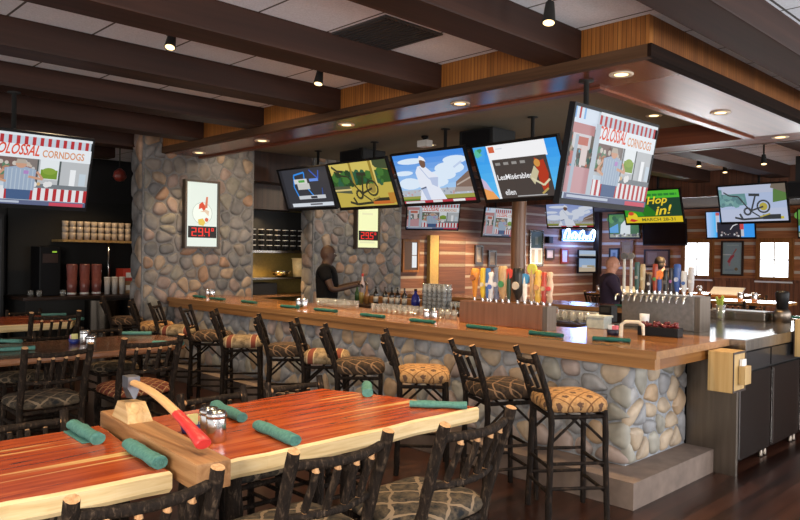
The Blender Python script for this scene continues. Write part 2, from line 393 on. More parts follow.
RED = (.42, .022, .028); WHT = (.70, .74, .78)
def person_fig(p, u, b, h, shirt, trousers, skin=(.55, .30, .2), stripes=None):
    w = h*.21
    p.poly([(u-w*.7, b), (u+w*.7, b), (u+w*.75, b+h*.32), (u-w*.75, b+h*.32)], trousers)
    p.poly([(u-w*.9, b+h*.25), (u+w*.9, b+h*.25), (u+w*.95, b+h*.78), (u+w*.3, b+h*.84), (u-w*.3, b+h*.84), (u-w*.95, b+h*.78)], shirt)
    if stripes:
        for k in range(-3, 4): p.rect(u+w*(k*.25-.03), b+h*.25, u+w*(k*.25+.03), b+h*.78, stripes)
    p.line([(u-w, b+h*.74), (u-w*1.45, b+h*.52), (u-w*.8, b+h*.44)], .018, skin); p.line([(u+w, b+h*.74), (u+w*1.4, b+h*.55), (u+w*.5, b+h*.6)], .018, skin)
    p.disc(u, b+h*.9, h*.07, skin, h*.1); p.poly([(u-h*.075, b+h*.92), (u+h*.075, b+h*.92), (u+h*.05, b+h*1.02), (u-h*.05, b+h*1.02)], (.42, .36, .3))
def pic_corn(p, wide=False):
    x = .0 if not wide else .27
    def X(u): return x+(1-x)*u
    p.rect(0, 0, 1, 1, (.50, .58, .66))
    if wide:
        p.rect(0, .1, x, .8, (.16, .13, .11)); p.blot(.02, .35, x-.02, .75, [(.35, .3, .22), (.5, .15, .1), (.1, .16, .1), (.6, .6, .6)], 22, .022, 3)
        p.rect(0, .82, x, 1, (.62, .70, .80)); p.rect(.0, .72, x*.95, .83, (.46, .22, .22)); p.rect(.03, .56, x*.85, .72, (.58, .56, .58)); p.rect(.06, .60, x*.75, .69, (.46, .13, .09))
        for k in range(3): p.rect(.01+k*.05, .88, .03+k*.05, 1, RED if k % 2 else (.2, .4, .7))
        p.rect(.0, .07, x*.98, .36, (.50, .28, .30)); p.blot(.0, .36, x, .56, [(.05, .12, .10), (.30, .08, .06), (.45, .38, .30), (.06, .05, .05), (.1, .3, .4)], 30, .017, 11); p.rect(.02, .38, .07, .52, (.5, .2, .18)); p.rect(.13, .38, .2, .6, (.62, .52, .5))
    p.rect(X(.02), .30, X(1), .70, (.46, .48, .50)); p.rect(X(.26), .34, X(.47), .66, (.20, .17, .16)); p.blot(X(.27), .36, X(.46), .6, [(.5, .42, .35), (.30, .10, .08), (.08, .08, .1), (.5, .5, .5)], 14, .02, 12); p.rect(X(.0), .34, X(.26), .66, (.16, .10, .09)); p.blot(X(.01), .36, X(.25), .6, [(.4, .2, .12), (.55, .5, .45), (.1, .2, .12)], 18, .025, 5)
    for k in range(13): p.rect(X(.005+k*.077), .85, X(.04+k*.077), .97, RED if True else WHT); 
    p.rect(X(0), .66, X(1), .85, (.74, .78, .82)); p.rect(X(0), .965, X(1), 1, WHT)
    p.text('COLOSSAL', X(.0), .70, X(.47), .855, (.66, .06, .02), .35, -.0); p.text('CORNDOGS', X(.5), .695, X(.93), .80, (.62, .25, .10))
    p.rect(X(.49), .38, X(.68), .66, (.72, .76, .78)); p.rect(X(.50), .39, X(.67), .52, (.16, .28, .025)); p.disc(X(.585), .50, .07*(1-x), (.22, .34, .04), .05)
    p.rect(X(.46), .3, X(.475), .66, (.07, .08, .08)); p.rect(X(.68), .3, X(.70), .66, (.07, .09, .09)); p.rect(X(.80), .3, X(.86), .55, (.78, .8, .82)); p.rect(X(.9), .32, X(.97), .5, (.5, .58, .65))
    p.rect(X(.35), .24, X(1), .31, (.16, .18, .2)); p.blot(X(.36), .29, X(.6), .33, [(.6, .4, .2), (.7, .7, .7)], 6, .02, 2)
    p.rect(X(0), .07, X(1), .25, (.72, .72, .74))
    for k in range(13): p.rect(X(.005+k*.08), .07, X(.042+k*.08), .25, RED)
    if wide: p.rect(x-.035, .05, x+.02, .86, (.42, .48, .55)); p.rect(.03, .05, .065, .7, (.35, .42, .5))
    person_fig(p, X(.25 if not wide else .30), .07, .60 if not wide else .56, (.30, .38, .50), (.05, .10, .22), stripes=(.42, .50, .58))
    p.rect(X(.33), .44, X(.38), .49, (.40, .22, .5))
    p.rect(0, 0, 1, .065, (.10, .12, .22)); p.rect(.03, .02, .5, .05, (.45, .5, .6)); p.rect(.72, .0, .98, .05, (.55, .06, .10))
def pic_machine(p):
    p.rect(0, 0, 1, 1, (.035, .036, .045)); p.rect(0, 0, .06, 1, (.02, .02, .025)); bl = (.03, .25, .75)
    p.line([(.30, .30), (.25, .55), (.30, .85), (.52, .9), (.5, .72), (.32, .68), (.28, .8)], .022, bl); p.line([(.64, .95), (.78, .72), (.82, .92)], .02, (.03, .10, .5)); p.line([(.52, .5), (.62, .28), (.66, .28)], .02, bl)
    p.line([(.8, .3), (.82, .48)], .015, (.02, .08, .35)); p.rect(.6, .66, .78, .73, (.12, .25, .7)); p.rect(.28, .62, .55, .74, (.62, .62, .6)); p.rect(.37, .65, .5, .71, (.08, .35, .06)); p.rect(.33, .47, .58, .62, (.55, .55, .53))
    p.rect(.3, .22, .85, .31, (.55, .57, .6)); p.rect(.55, .23, .68, .29, (.03, .03, .04)); p.line([(.30, .33), (.27, .45)], .02, bl); p.rect(.12, .03, .97, .12, (.62, .66, .72)); p.rect(.5, .06, .75, .10, (.1, .1, .12))
def bike(p, c1, c2, x=0, y=0, s=1):
    def T(*a): return [(x+u*s, y+v*s) for u, v in a]
    p.ring(*T((.66, .40))[0], .09*s, .025*s, c1); p.disc(*T((.66, .40))[0], .06*s, c2); p.ring(*T((.42, .28))[0], .05*s, .03*s, c1)
    p.line(T((.08, .84), (.16, .74), (.30, .70), (.46, .30), (.60, .12)), .02*s, c1); p.line(T((.56, .72), (.48, .30), (.66, .40)), .025*s, c1); p.line(T((.46, .74), (.62, .72)), .04*s, c1)
    p.line(T((.22, .12), (.34, .06), (.8, .10)), .03*s, c1); p.line(T((.30, .22), (.34, .06)), .03*s, c1); p.rect(*T((.64, .05))[0], *T((.9, .18))[0], tuple(v*.8 for v in c1)); p.line(T((.6, .12), (.75, .2)), .02*s, c2)
def pic_yellow(p):
    Y = (.55, .42, .06); p.rect(0, 0, 1, 1, (.50, .39, .07)); p.rect(0, .62, 1, 1, (.60, .48, .11)); p.poly([(.0, .44), (0, .74), (.3, .8), (.6, .76), (.9, .8), (1, .76), (1, .5), (.55, .5)], (.025, .09, .018))
    p.blot(.02, .5, .98, .76, [(.015, .05, .015), (.05, .16, .03), (.02, .10, .05)], 40, .05, 4); p.poly([(.72, 1), (1, 1), (1, .78), (.8, .84)], (.05, .07, .03)); p.poly([(0, .5), (.28, .48), (.3, .3), (0, .36)], (.08, .09, .05))
    p.rect(.36, .44, .395, 1, (.30, .21, .03)); p.rect(.70, .44, .745, 1, (.30, .21, .03)); p.rect(.745, .44, .77, 1, (.65, .52, .15)); p.rect(0, .38, .3, .42, (.62, .5, .2))
    bike(p, (.03, .03, .015), (.30, .22, .05)); p.line([(.06, .95), (.14, .84), (.24, .82)], .03, (.03, .03, .02)); p.rect(.62, .04, .96, .11, (.5, .12, .02)); p.rect(.9, .06, 1, .28, (.45, .20, .03))
def pic_pitch(p, grey=False):
    a, b = ((.03, .22, .72), (.40, .62, .86)) if not grey else ((.25, .33, .66), (.5, .58, .8))
    p.grad(0, .15, 1, 1, b, a, 8); W = (.86, .90, .95)
    for (u, v, r, ry) in ((.25, .85, .20, .06), (.62, .52, .20, .10), (.75, .65, .2, .12), (.85, .8, .16, .08), (.15, .4, .16, .12), (.45, .4, .25, .12), (.1, .62, .14, .05)): p.disc(u, v, r, tuple(.6*W[i]+.4*b[i] for i in range(3)), ry)
    p.rect(0, .13, 1, .27, (.42, .46, .52)); p.blot(0, .15, 1, .26, [(.6, .62, .7), (.25, .28, .35), (.5, .3, .3)], 40, .012, 6)
    p.poly([(.78, .28), (.80, .38), (1, .58), (1, .26)], (.20, .13, .10)); p.poly([(.8, .33), (1, .46), (1, .43), (.8, .30)], (.45, .38, .33)); p.poly([(.74, .18), (.78, .28), (1, .26), (1, .18)], (.34, .28, .25))
    p.rect(0, .06, 1, .14, (.30, .30, .06)); p.rect(0, .055, .25, .09, (.10, .22, .03))
    J = (.74, .78, .88); S = (.46, .54, .74)
    p.poly([(.24, .05), (.30, .28), (.28, .62), (.33, .74), (.42, .76), (.50, .62), (.58, .52), (.55, .35), (.62, .05)], J); p.poly([(.30, .30), (.38, .32), (.40, .05), (.34, .05)], S); p.poly([(.46, .5), (.58, .5), (.54, .3), (.47, .36)], S); p.line([(.36, .72), (.44, .5), (.50, .42)], .012, S)
    p.disc(.415, .80, .042, (.17, .09, .06), .10); p.poly([(.365, .86), (.40, .95), (.45, .9), (.47, .82), (.41, .86)], (.80, .80, .82)); p.poly([(.30, .30), (.38, .33), (.38, .3), (.30, .27)], (.10, .12, .2))
    p.line([(.82, .66), (.94, .76)], .02, (.5, .6, .8)); p.rect(0, 0, 1, .05, (.42, .03, .05)); p.rect(.02, .0, .3, .04, (.62, .62, .65)); p.rect(.42, .0, .55, .045, (.70, .7, .72)); p.rect(.70, 0, .86, .045, (.76, .76, .78))
def pic_movie(p, txt=True):
    p.grad(0, 0, 1, 1, (.10, .50, .85), (.02, .28, .80), 6); p.poly([(0, 0), (.16, 0), (.10, .16), (.0, .30)], (.80, .34, .10)); p.poly([(.0, .22), (.10, .14), (.05, .34), (0, .42)], (.55, .45, .65)); p.poly([(0, .75), (.1, .7), (.16, 1), (0, 1)], (.06, .36, .80)); p.blot(.01, .84, .12, .98, [(.05, .3, .12), (.1, .5, .35)], 6, .03, 3)
    p.rect(.17, .72, .86, 1, (.86, .86, .88)); p.rect(.19, .86, .26, .97, (.62, .12, .05)); p.text('movies', .28, .905, .36, .94, (.65, .68, .72)) if False else p.rect(.28, .91, .36, .93, (.66, .70, .76))
    p.rect(.20, .0, .84, .73, (.055, .045, .042)); p.rect(.17, 0, .20, .72, (.80, .82, .84))
    for k in range(4): p.rect(.23+k*.10, .62, .29+k*.10, .67, (.28, .27, .26))
    if txt: p.text('LesMisérables', .215, .35, .63, .45, (.82, .82, .84)); p.text('ellen', .26, .06, .39, .17, (.75, .75, .77))
    p.poly([(.70, .70), (.76, .64), (.80, .66), (.82, .40), (.78, .12), (.72, .10), (.70, .3)], (.42, .035, .012)); p.disc(.72, .60, .035, (.62, .28, .06), .07); p.poly([(.60, .35), (.68, .56), (.72, .45), (.64, .22)], (.55, .50, .32)); p.line([(.62, .34), (.74, .20), (.82, .3)], .02, (.65, .60, .40)); p.line([(.70, .05), (.78, .14)], .02, (.45, .33, .1))
    p.rect(.4, .02, .75, .04, (.4, .4, .4))
def pic_hop(p):
    p.rect(0, 0, 1, 1, (.012, .05, .025)); p.poly([(0, .2), (.62, .2), (.3, .78), (0, .78)], (.02, .16, .015)); p.poly([(0, .2), (.35, .2), (.15, .78), (0, .78)], (.03, .28, .02)); p.rect(0, .76, 1, 1, (.07, .44, .03)); p.rect(.05, .83, .95, .90, (.02, .19, .03))
    for k in range(9): p.rect(.12+k*.1, .82, .135+k*.1, .91, (.07, .44, .03))
    p.rect(0, 0, 1, .185, (.68, .50, .02)); p.text('Hop', .42, .50, .78, .80, (.78, .56, .03), .3, .03); p.text('in!', .54, .22, .84, .50, (.78, .56, .03), .3, .05); p.text('MARCH 28-31', .29, .045, .87, .145, (.10, .10, .02))
    p.disc(.13, .2, .09, (.72, .55, .03), .14); p.poly([(.06, .06), (.14, .03), (.22, .08), (.10, .14)], (.55, .03, .03)); p.disc(.11, .30, .05, (.6, .06, .03), .06)
def pic_bikeroom(p):
    p.grad(0, 0, 1, 1, (.40, .47, .66), (.36, .44, .62), 4); p.poly([(0, .42), (0, .92), (.4, .8), (.42, .46)], (.12, .25, .26)); p.blot(.02, .46, .38, .78, [(.15, .3, .3), (.2, .36, .34), (.1, .2, .22)], 26, .05, 8); p.rect(.05, .78, 1, 1, (.43, .47, .60)); p.poly([(.8, .5), (.82, .86), (1, .9), (1, .55)], (.09, .18, .05)); p.poly([(.78, .9), (1, .74), (1, 1), (.8, 1)], (.16, .13, .10)); p.rect(.0, .0, 1, .35, (.44, .49, .64)); p.rect(.64, .05, .94, .12, (.50, .42, .04))
    bike(p, (.04, .045, .05), (.40, .34, .06))
def pic_blue(p):
    p.grad(0, 0, 1, 1, (.04, .30, .80), (.03, .28, .78), 3); p.grad(0, 0, .2, 1, (.42, .55, .85), (.06, .45, .85), 5, False); p.rect(.2, .2, .28, .98, (.5, .52, .62)); p.rect(.2, .86, .28, .98, (.5, .1, .1)); p.rect(.22, .0, .72, .6, (.02, .02, .03)); p.blot(.25, .05, .68, .2, [(.5, .5, .52), (.25, .2, .2)], 12, .02, 9); p.line([(.5, .3), (.56, .45), (.66, .52)], .02, (.6, .6, .62)); p.rect(.7, .3, .78, .6, (.5, .06, .06)); p.rect(.72, .03, .78, .3, (.5, .5, .55))
def pic_golf(p):
    p.grad(0, 0, 1, 1, (.05, .12, .04), (.06, .18, .03), 3); p.poly([(0, .4), (.3, .6), (.3, .2), (0, .2)], (.1, .3, .55)); p.blot(0, .7, 1, 1, [(.03, .1, .02), (.1, .26, .05)], 16, .08, 4); p.poly([(.35, .1), (.4, .55), (.55, .75), (.72, .6), (.7, .1)], (.6, .64, .62)); p.disc(.6, .82, .06, (.2, .12, .08), .1); p.rect(0, 0, 1, .14, (.3, .3, .22)); p.blot(0, .05, 1, .16, [(.6, .6, .6), (.1, .1, .1)], 14, .04, 2)

# ------------------------------------------------------------------ the room shell
def struct(name, mb, mats, label=None, cat=None, group=None, parent=None):
    o = mb.build(name, mats, parent); return tag(o, label, cat, group, 'structure') if parent is None else o
CEIL = 3.41
struct('floor', B().box((-14, -3, -.1), (2.5, 19.2, 0)), MT['floor'], 'dark cherry plank floor of the sports bar', 'floor')
struct('ceiling', B().box((-14, -3, CEIL), (2.5, 19.2, CEIL+.1)), MT['tile'], 'grey acoustic tile ceiling between dark beams', 'ceiling')
for i, x in enumerate((-1.87, -3.07, -4.48, -5.88, -7.28, -8.68, -10.08, -11.48)):
    for y0, y1 in (((-2.6, 4.69), (9.14, 13.8)) if x < -2.4 else ((-2.6, 13.8),)):
        struct('ceiling_beam', B().box((x-.155, y0, 3.19), (x+.155, y1, CEIL), 0, .012), MT['beam'], 'dark stained ceiling beam running across the grey tiles, %s from the right on the %s side of the bar' % (ORD[i], 'near' if y0 < 0 else 'far'), 'beam', 'ceiling beams')
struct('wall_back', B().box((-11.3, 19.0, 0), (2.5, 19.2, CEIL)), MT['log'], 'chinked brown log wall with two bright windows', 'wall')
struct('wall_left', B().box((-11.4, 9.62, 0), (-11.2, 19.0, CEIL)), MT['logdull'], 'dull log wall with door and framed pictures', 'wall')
struct('wall_side', B().box((-14.0, -3, 0), (-13.4, 9.6, CEIL)), MT['darkwall'], 'near black wall behind the drinks station', 'wall')
struct('wall_kitchen', B().box((-13.4, 9.52, 0), (-10.2, 9.6, CEIL)), MT['darkwall'])
struct('trim_1', B().box((-11.2, 18.93, 0), (2.5, 19.0, 1.2)).box((-11.2, 18.9, 1.17), (2.5, 19.0, 1.24)), wood('red brown wainscot', (.10, .034, .016), (.19, .07, .032), (.27, .11, .055), 'z', 1, .5, .4, .1, 'x'), 'red brown wainscot below the windows', 'trim')
struct('trim_2', B().cbox((-11.12, 18.92, 1.7), (.2, .2, 3.4)), MT['darkwood'], 'dark corner post beside the blue neon sign', 'post')
# header and lower ceiling over the far dining area
hd = thing('ceiling_header', 'brown panelled ceiling header beyond the bar, above the far windows', 'header', (0, 0, 0), kind='structure')
B().box((-11.2, 13.82, 2.92), (2.5, 13.92, CEIL)).build('panel', wood('brown header panelling', (.05, .02, .012), (.10, .038, .02), (.14, .055, .03), 'z', 1, .5, .4, .15, 'x'), hd)
B().box((-11.2, 13.92, 3.05), (2.5, 19.0, 3.12)).build('lower_ceiling', plain('buff plaster', (.06, .045, .035), .95, 0, .05), hd)
# windows
def window(n, x0, x1, z0, z1, label):
    w = thing('window_%d' % n, label, 'window', (0, 18.95, 0), kind='structure')
    f = B(); t = .11
    f.box((x0-t, -.03, z0-t), (x0, .05, z1+t)).box((x1, -.03, z0-t), (x1+t, .05, z1+t)).box((x0, -.03, z1), (x1, .05, z1+t)).box((x0, -.03, z0-t), (x1, .05, z0))
    f.build('window_frame', MT['panel'], w); B().box((x0-t, -.07, z0-.14), (x1+t, .05, z0-.1)).build('window_sill', MT['white'], w)
    m = B().box(((x0+x1)/2-.012, -.02, z0), ((x0+x1)/2+.012, .03, z1)).box((x0, -.02, (z0+z1)/2-.012), (x1, .03, (z0+z1)/2+.012)); m.build('muntin', plain('pale sash wood', (.5, .4, .3), .5), w)
    B().box((x0, .0, z0), (x1, .03, z1)).build('pane', glow('daylight behind glass', (.93, .97, 1.0), 3.2), w)
window(1, -8.49, -7.85, 1.29, 2.15, 'bright window left of the framed grey poster'); window(2, -6.58, -5.93, 1.30, 2.15, 'bright four pane window right of the framed grey poster')

# ------------------------------------------------------------------ stone columns, signs
rs = random.Random(11)
def column(y0, y1, label, seed):
    r = random.Random(seed); o = thing('stone_column', label, 'column', (0, 0, 0), kind='structure')
    B().box((-10.02, y0-.012, 0), (-9.705, y1+.012, CEIL)).build('core', MT['mortar'], o); s = MB()
    stones(s, (-9.72, y0, 0), (0, 1, 0), (0, 0, 1), y1-y0, CEIL, .205, r, 8); stones(s, (-10.02, y0, 0), (1, 0, 0), (0, 0, 1), .30, CEIL, .2, r, 8); stones(s, (-9.72, y1, 0), (-1, 0, 0), (0, 0, 1), .30, CEIL, .2, r, 8)
    s.build('river_stones', STONE, o)
column(4.42, 6.20, 'river stone column at the end of the bar, with the 29.4 degree sign', 3); column(7.40, 9.45, 'river stone column behind the bartender, with the 29.5 degree sign', 5)
SEG = {'2': 'abged', '9': 'abcdfg', '4': 'fgbc', '5': 'afgcd'}
def digits(p, s, u, v, w, h, c):
    t = w*.24
    for ch in s:
        if ch == '.': p.rect(u-w*.18, v, u+w*.02, v+h*.13, c); continue
        if ch == 'o':
            p.rect(u, v+h*.62, u+w*.5, v+h*.72, c); p.rect(u, v+h*.9, u+w*.5, v+h, c); p.rect(u, v+h*.62, u+w*.14, v+h, c); p.rect(u+w*.36, v+h*.62, u+w*.5, v+h, c); continue
        g = {'a': (0, h-h*.11, w, h), 'd': (0, 0, w, h*.11), 'g': (0, h*.445, w, h*.555), 'b': (w-t, h*.5, w, h), 'c': (w-t, 0, w, h*.5), 'f': (0, h*.5, t, h), 'e': (0, 0, t, h*.5)}
        for k in SEG[ch]: a = g[k]; p.rect(u+a[0], v+a[1], u+a[2], v+a[3], c)
        u += w*1.32
def temp_sign(yc, zc, txt, label, emblem, tint):
    w, h = .50, .94; o = thing('temperature_sign', label, 'sign', (-9.62, yc, zc), PI/2)
    b = B().box((-w/2, -.0, -h/2), (w/2, .06, h/2)); 
    b.box((-w/2-.03, -.04, -h/2-.03), (-w/2, .06, h/2+.03)).box((w/2, -.04, -h/2-.03), (w/2+.03, .06, h/2+.03)).box((-w/2, -.04, h/2), (w/2, .06, h/2+.03)).box((-w/2, -.04, -h/2-.03), (w/2, .06, -h/2))
    b.build('frame', plain('bronze sign frame', (.05, .035, .022), .4), o)
    p = Pic(w, h, .002, 1.15, 'sign face'); p.rect(0, 0, 1, 1, tint)
    if emblem:
        p.disc(.52, .52, .33, (.50, .55, .47)); p.disc(.52, .52, .31, (.80, .84, .74)); p.poly([(.40, .58), (.42, .66), (.52, .70), (.64, .62), (.58, .54), (.50, .60)], (.62, .06, .02)); p.poly([(.60, .62), (.64, .78), (.70, .78), (.68, .60)], (.60, .16, .08)); p.poly([(.44, .54), (.6, .54), (.72, .48), (.74, .56), (.62, .58)], (.70, .52, .36)); p.poly([(.38, .42), (.54, .44), (.62, .38), (.56, .32), (.40, .34)], (.70, .50, .08)); p.disc(.66, .42, .06, (.60, .10, .04))
    else: p.disc(.48, .80, .2, (.88, .86, .48)); p.rect(.25, .62, .75, .66, (.72, .70, .42)); p.rect(.15, .08, .85, .12, (.70, .70, .42))
    p.build('lit_face', o)
    q = Pic(w, h, .03, 1.0, 'display'); q.rect(.04, .135, .96, .315, (.012, .008, .008)); digits(q, txt, .15, .16, .16, .13, (1.0, .03, .02))
    q.build('display', o); return o
temp_sign(5.27, 2.27, '29.4o', 'framed lit sign with round red emblem reading 29.4 degrees', True, (.70, .76, .68)); temp_sign(8.53, 2.31, '29.5o', 'pale yellow lit sign reading 29.5 degrees on the stone column', False, (.80, .82, .45))

# ------------------------------------------------------------------ the ceiling soffit over the bar
so = thing('bar_soffit', 'wood ceiling soffit hanging over the bar with amber panels and polished underside', 'soffit', (0, 0, 0), kind='structure')
SX, SY0, SY1 = -2.38, 4.69, 9.14
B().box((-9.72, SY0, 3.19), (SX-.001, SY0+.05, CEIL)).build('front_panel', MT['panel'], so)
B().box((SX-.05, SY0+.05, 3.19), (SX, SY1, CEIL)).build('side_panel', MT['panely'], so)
B().box((-9.72, SY0-.03, 3.11), (SX+.0, SY0+.05, 3.20), 0, .004).build('fascia_board', MT['rough'], so)
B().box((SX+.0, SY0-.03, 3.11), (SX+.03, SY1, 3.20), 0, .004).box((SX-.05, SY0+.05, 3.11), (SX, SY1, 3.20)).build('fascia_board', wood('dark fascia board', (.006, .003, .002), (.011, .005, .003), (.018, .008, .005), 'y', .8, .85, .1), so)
B().box((-9.72, SY0+.05, 3.115), (SX-.05, SY0+.62, 3.17)).build('underside', MT['mahog'], so)
mhy = wood('polished mahogany lengthwise', (.10, .026, .012), (.17, .048, .02), (.23, .072, .03), 'y', .6, .28, .35, coat=0, bump=.06)
B().box((SX-.76, SY0+.62, 3.115), (SX-.05, SY1-.6, 3.17)).build('underside', mhy, so)
B().box((-9.72, SY1-.6, 3.115), (SX-.05, SY1, 3.17)).build('underside', wood('satin mahogany', (.09, .024, .011), (.15, .042, .018), (.21, .064, .028), 'x', .6, .45, .25), so)
B().box((-9.72, SY0+.55, 3.095), (SX-.70, SY0+.63, 3.33)).box((-9.72, SY1-.62, 3.095), (SX-.70, SY1-.55, 3.33)).build('inner_lip', wood('satin mahogany lip', (.07, .02, .01), (.12, .034, .015), (.17, .052, .024), 'x', .6, .4, .3), so)
B().box((SX-.78, SY0+.63, 3.095), (SX-.70, SY1-.62, 3.33)).build('inner_lip', mhy, so)
B().box((-9.72, SY1-.05, 3.11), (SX, SY1+.02, CEIL)).build('back_panel', MT['darkwood'], so)
B().box((-9.72, SY0+.6, 3.33), (SX-.75, SY1-.58, 3.36)).build('inner_ceiling', MT['olive'], so)
B().box((-12, 6.2, 2.45), (-10.2, 7.4, CEIL)).box((-10.15, 6.22, 2.86), (-9.75, 7.38, CEIL)).build('kitchen_header', MT['darkwood'], so)
WARM = (1.0, .66, .32)
def lamp(loc, e, r=.04, ang=100, col=WARM, aim=(0, 0, -1), blend=.6):  # serves real fixtures and added fill spots alike
    l = bpy.data.lights.new('lamp', 'SPOT'); l.energy = e; l.color = col; l.shadow_soft_size = r; l.spot_size = math.radians(ang); l.spot_blend = blend
    o = bpy.data.objects.new('lamp_or_fill_light', l); C.objects.link(o); o.location = loc; o.rotation_euler = Vector(aim).to_track_quat('-Z', 'Y').to_euler(); return o
def downlight(x, y, z, label, e=40):
    o = thing('downlight', label, 'ceiling light', (x, y, z), 0, 'recessed downlights of the bar soffit')
    B().lathe([(.062, -.004), (.085, -.010), (.092, -.004), (.092, .0), (.062, 0), (.062, -.004)], seg=18).build('trim_ring', plain('cream light trim', (.62, .52, .40), .4), o)
    B().lathe([(.06, -.001), (.05, -.006), (0, -.008)], seg=14).build('bulb', glow('warm lamp', (1.0, .70, .34), 3.0), o)
    lamp((x, y, z-.03), e)
for k, (x, y) in enumerate(((-2.76, 5.0), (-4.36, 4.98), (-5.98, 4.98), (-7.62, 4.99), (-9.22, 5.0))): downlight(x, y, 3.115, "recessed downlight on the near edge of the bar soffit, %s from the corner" % ORD[k], 170 if k < 4 else 55)
for k, (x, y) in enumerate(((-2.79, 6.93), (-2.85, 8.75))): downlight(x, y, 3.115, 'recessed downlight on the right edge of the bar soffit, %s behind the corner light' % ORD[k], 110)
for k, (x, y) in enumerate(((-3.83, 7.68), (-7.24, 7.62), (-3.3, 5.8))): downlight(x, y, 3.33, ['recessed downlight in the olive ceiling right of the corner screen', 'recessed downlight in the olive ceiling above the ballplayer screen', 'recessed downlight in the olive ceiling behind the corner screen'][k], 110)
def track_light(x, y, z, label, aim=(.12, -.25, -1), e=100, L=.10, S=.8):
    o = thing('track_spotlight', label, 'spotlight', (x, y, z), 0, 'black ceiling spotlights')
    B().lathe([(.045, 0), (.045, -.02), (.012, -.025), (.012, -L)], seg=12).build('stem', MT['matte'], o)
    a = Vector(aim).normalized(); c = Vector((0, 0, -L))
    B().path([c-a*.03, c+a*.03*S, c+a*.11*S, c+a*.14*S], [.035*S, .042*S, .05*S, .058*S], 12).build('lamp_head', MT['matte'], o)
    B().path([c+a*.1405*S, c+a*.146*S], [.046*S, .03*S], 12).build('bulb', glow('warm lamp', (1.0, .70, .34), 3.0), o)
    p = Vector((x, y, z))+c+a*.19; lamp(p, e, .03, 80, aim=a)
def tl(px, py, label, L=.16, **k): p = at(px, py, z=CEIL); track_light(p.x, p.y, CEIL, label, L=L, **k)
tl(550, -12, 'black spotlight hanging from the tiles by the soffit corner', .12); tl(320, 66, 'black spotlight between two beams above the stone column', .06); tl(172, 33, 'lit black spotlight beside the beam at upper left', .02, aim=(.3, -.3, -1), e=60)
tl(764, 143, 'black spotlight hanging beyond the soffit, above the exercise bike screen', .2); tl(699, 157, 'small far spotlight beside a dark beam over the bar', .05); tl(725, 163, 'small far spotlight right of the dark beam end', .06)
v = thing('air_vent', 'dark square air vent set in the grey ceiling tiles', 'vent', (-4.03, 3.74, CEIL))
B().box((-.31, -.3, -.012), (.31, .3, 0)).build('frame', plain('charcoal vent frame', (.05, .05, .052), .6), v); m = B()
for k in range(14): m.box((-.28, -.28+k*.041, -.02), (.28, -.28+k*.041+.02, -.011))
m.build('louvers', plain('charcoal louvers', (.03, .03, .032), .6), v)

# ------------------------------------------------------------------ televisions
TVW, TVH = 1.24, .72
def tv(pos, yaw, tilt, label, fn, w=TVW, h=TVH, pole=True, group=None, lit=1.0, aux=None, top=3.33, wg=.25):
    o = thing('television', label, 'television', pos, yaw, group)
    T = Matrix.Rotation(tilt, 4, 'X')
    m = B(); b = .022
    m.box((-w/2, -.0, -h/2), (w/2, .03, h/2)).box((-w/2, -.02, -h/2), (-w/2+b, 0, h/2)).box((w/2-b, -.02, -h/2), (w/2, 0, h/2)).box((-w/2+b, -.02, h/2-b), (w/2-b, 0, h/2)).box((-w/2+b, -.02, -h/2), (w/2-b, 0, -h/2+b*1.9)).box((-w*.36, .03, -h*.36), (w*.36, .09, h*.3))
    f = m.build('bezel', MT['black'], o); f.matrix_local = T
    if fn:
        p = Pic(w-2*b, h-2.9*b, .001, lit); (fn(p) if aux is None else fn(p, aux)); s = p.build('screen', o); s.matrix_local = T @ Matrix.Translation((0, 0, b*.45))
    else: s = B().box((-w/2+b, -.003, -h/2+2*b), (w/2-b, -.001, h/2-b)).build('screen', MT['blackgl'], o); s.matrix_local = T
    if not pole: B().box((-.14, .05, -.1), (.14, wg, .1)).build('wall_bracket', MT['matte'], o)
    if pole:
        B().box((-.1, .09, -.12), (.1, .16, .12)).box((-.03, .14, -.03), (.03, .24, .03)).build('bracket', MT['matte'], o); L = top-pos[2]
        B().lathe([(.022, -.1), (.022, L-.01), (.06, L-.01), (.06, L)], (0, .22, 0), 10).build('mounting_pole', MT['matte'], o)
    return o
tr = math.radians
tv((-8.98, 6.7, 2.72), tr(3), tr(20.6), 'television over the bar showing blue exercise machine on black, nearest the stone columns', pic_machine, 1.18, .685, group='televisions over the bar')
tv((-7.65, 6.68, 2.70), tr(1.2), tr(23.8), 'television over the bar showing a yellow picture of an exercise bike', pic_yellow, group='televisions over the bar')
tv((-6.17, 6.56, 2.69), tr(1.2), tr(24.9), 'television over the bar showing a ballplayer in white against blue sky', pic_pitch, group='televisions over the bar')
tv((-4.90, 6.64, 2.69), tr(-2.2), tr(25.3), 'television over the bar showing a movie advert on dark panel', pic_movie, group='televisions over the bar')
tv((-2.84, 4.98+.02, 2.46), tr(89.5), tr(10.2), 'television at the soffit corner showing a corndog stand seen from the right side', pic_corn, group='televisions over the bar', aux=True, top=3.115)
tv((-7.14, 2.09, 2.45), tr(90.3), tr(17.5), 'television hanging left of the stone column showing a corndog stand', pic_corn, top=3.19, aux=True)
tv((-6.70, 13.42, 2.73), tr(-1.2), tr(21.4), 'television with green and yellow spring advert', pic_hop, top=CEIL)
tv((-4.81, 13.42, 2.72), tr(-6.7), tr(14.9), 'television showing an exercise bike in a pale room', pic_bikeroom, top=CEIL)
tv((-7.25, 18.74, 2.60), tr(-1.9), tr(9), 'bright blue television above the framed grey poster', pic_blue, pole=False)
tv((-5.07, 18.74, 2.60), tr(-1.9), tr(9), 'television cut off at the right edge of the far wall, dark green picture', pic_golf, pole=False)
tv((-10.16, 18.7, 2.62), tr(0), tr(9), 'television with a white figure on green, left of the spring advert', pic_golf, pole=False, w=.95)
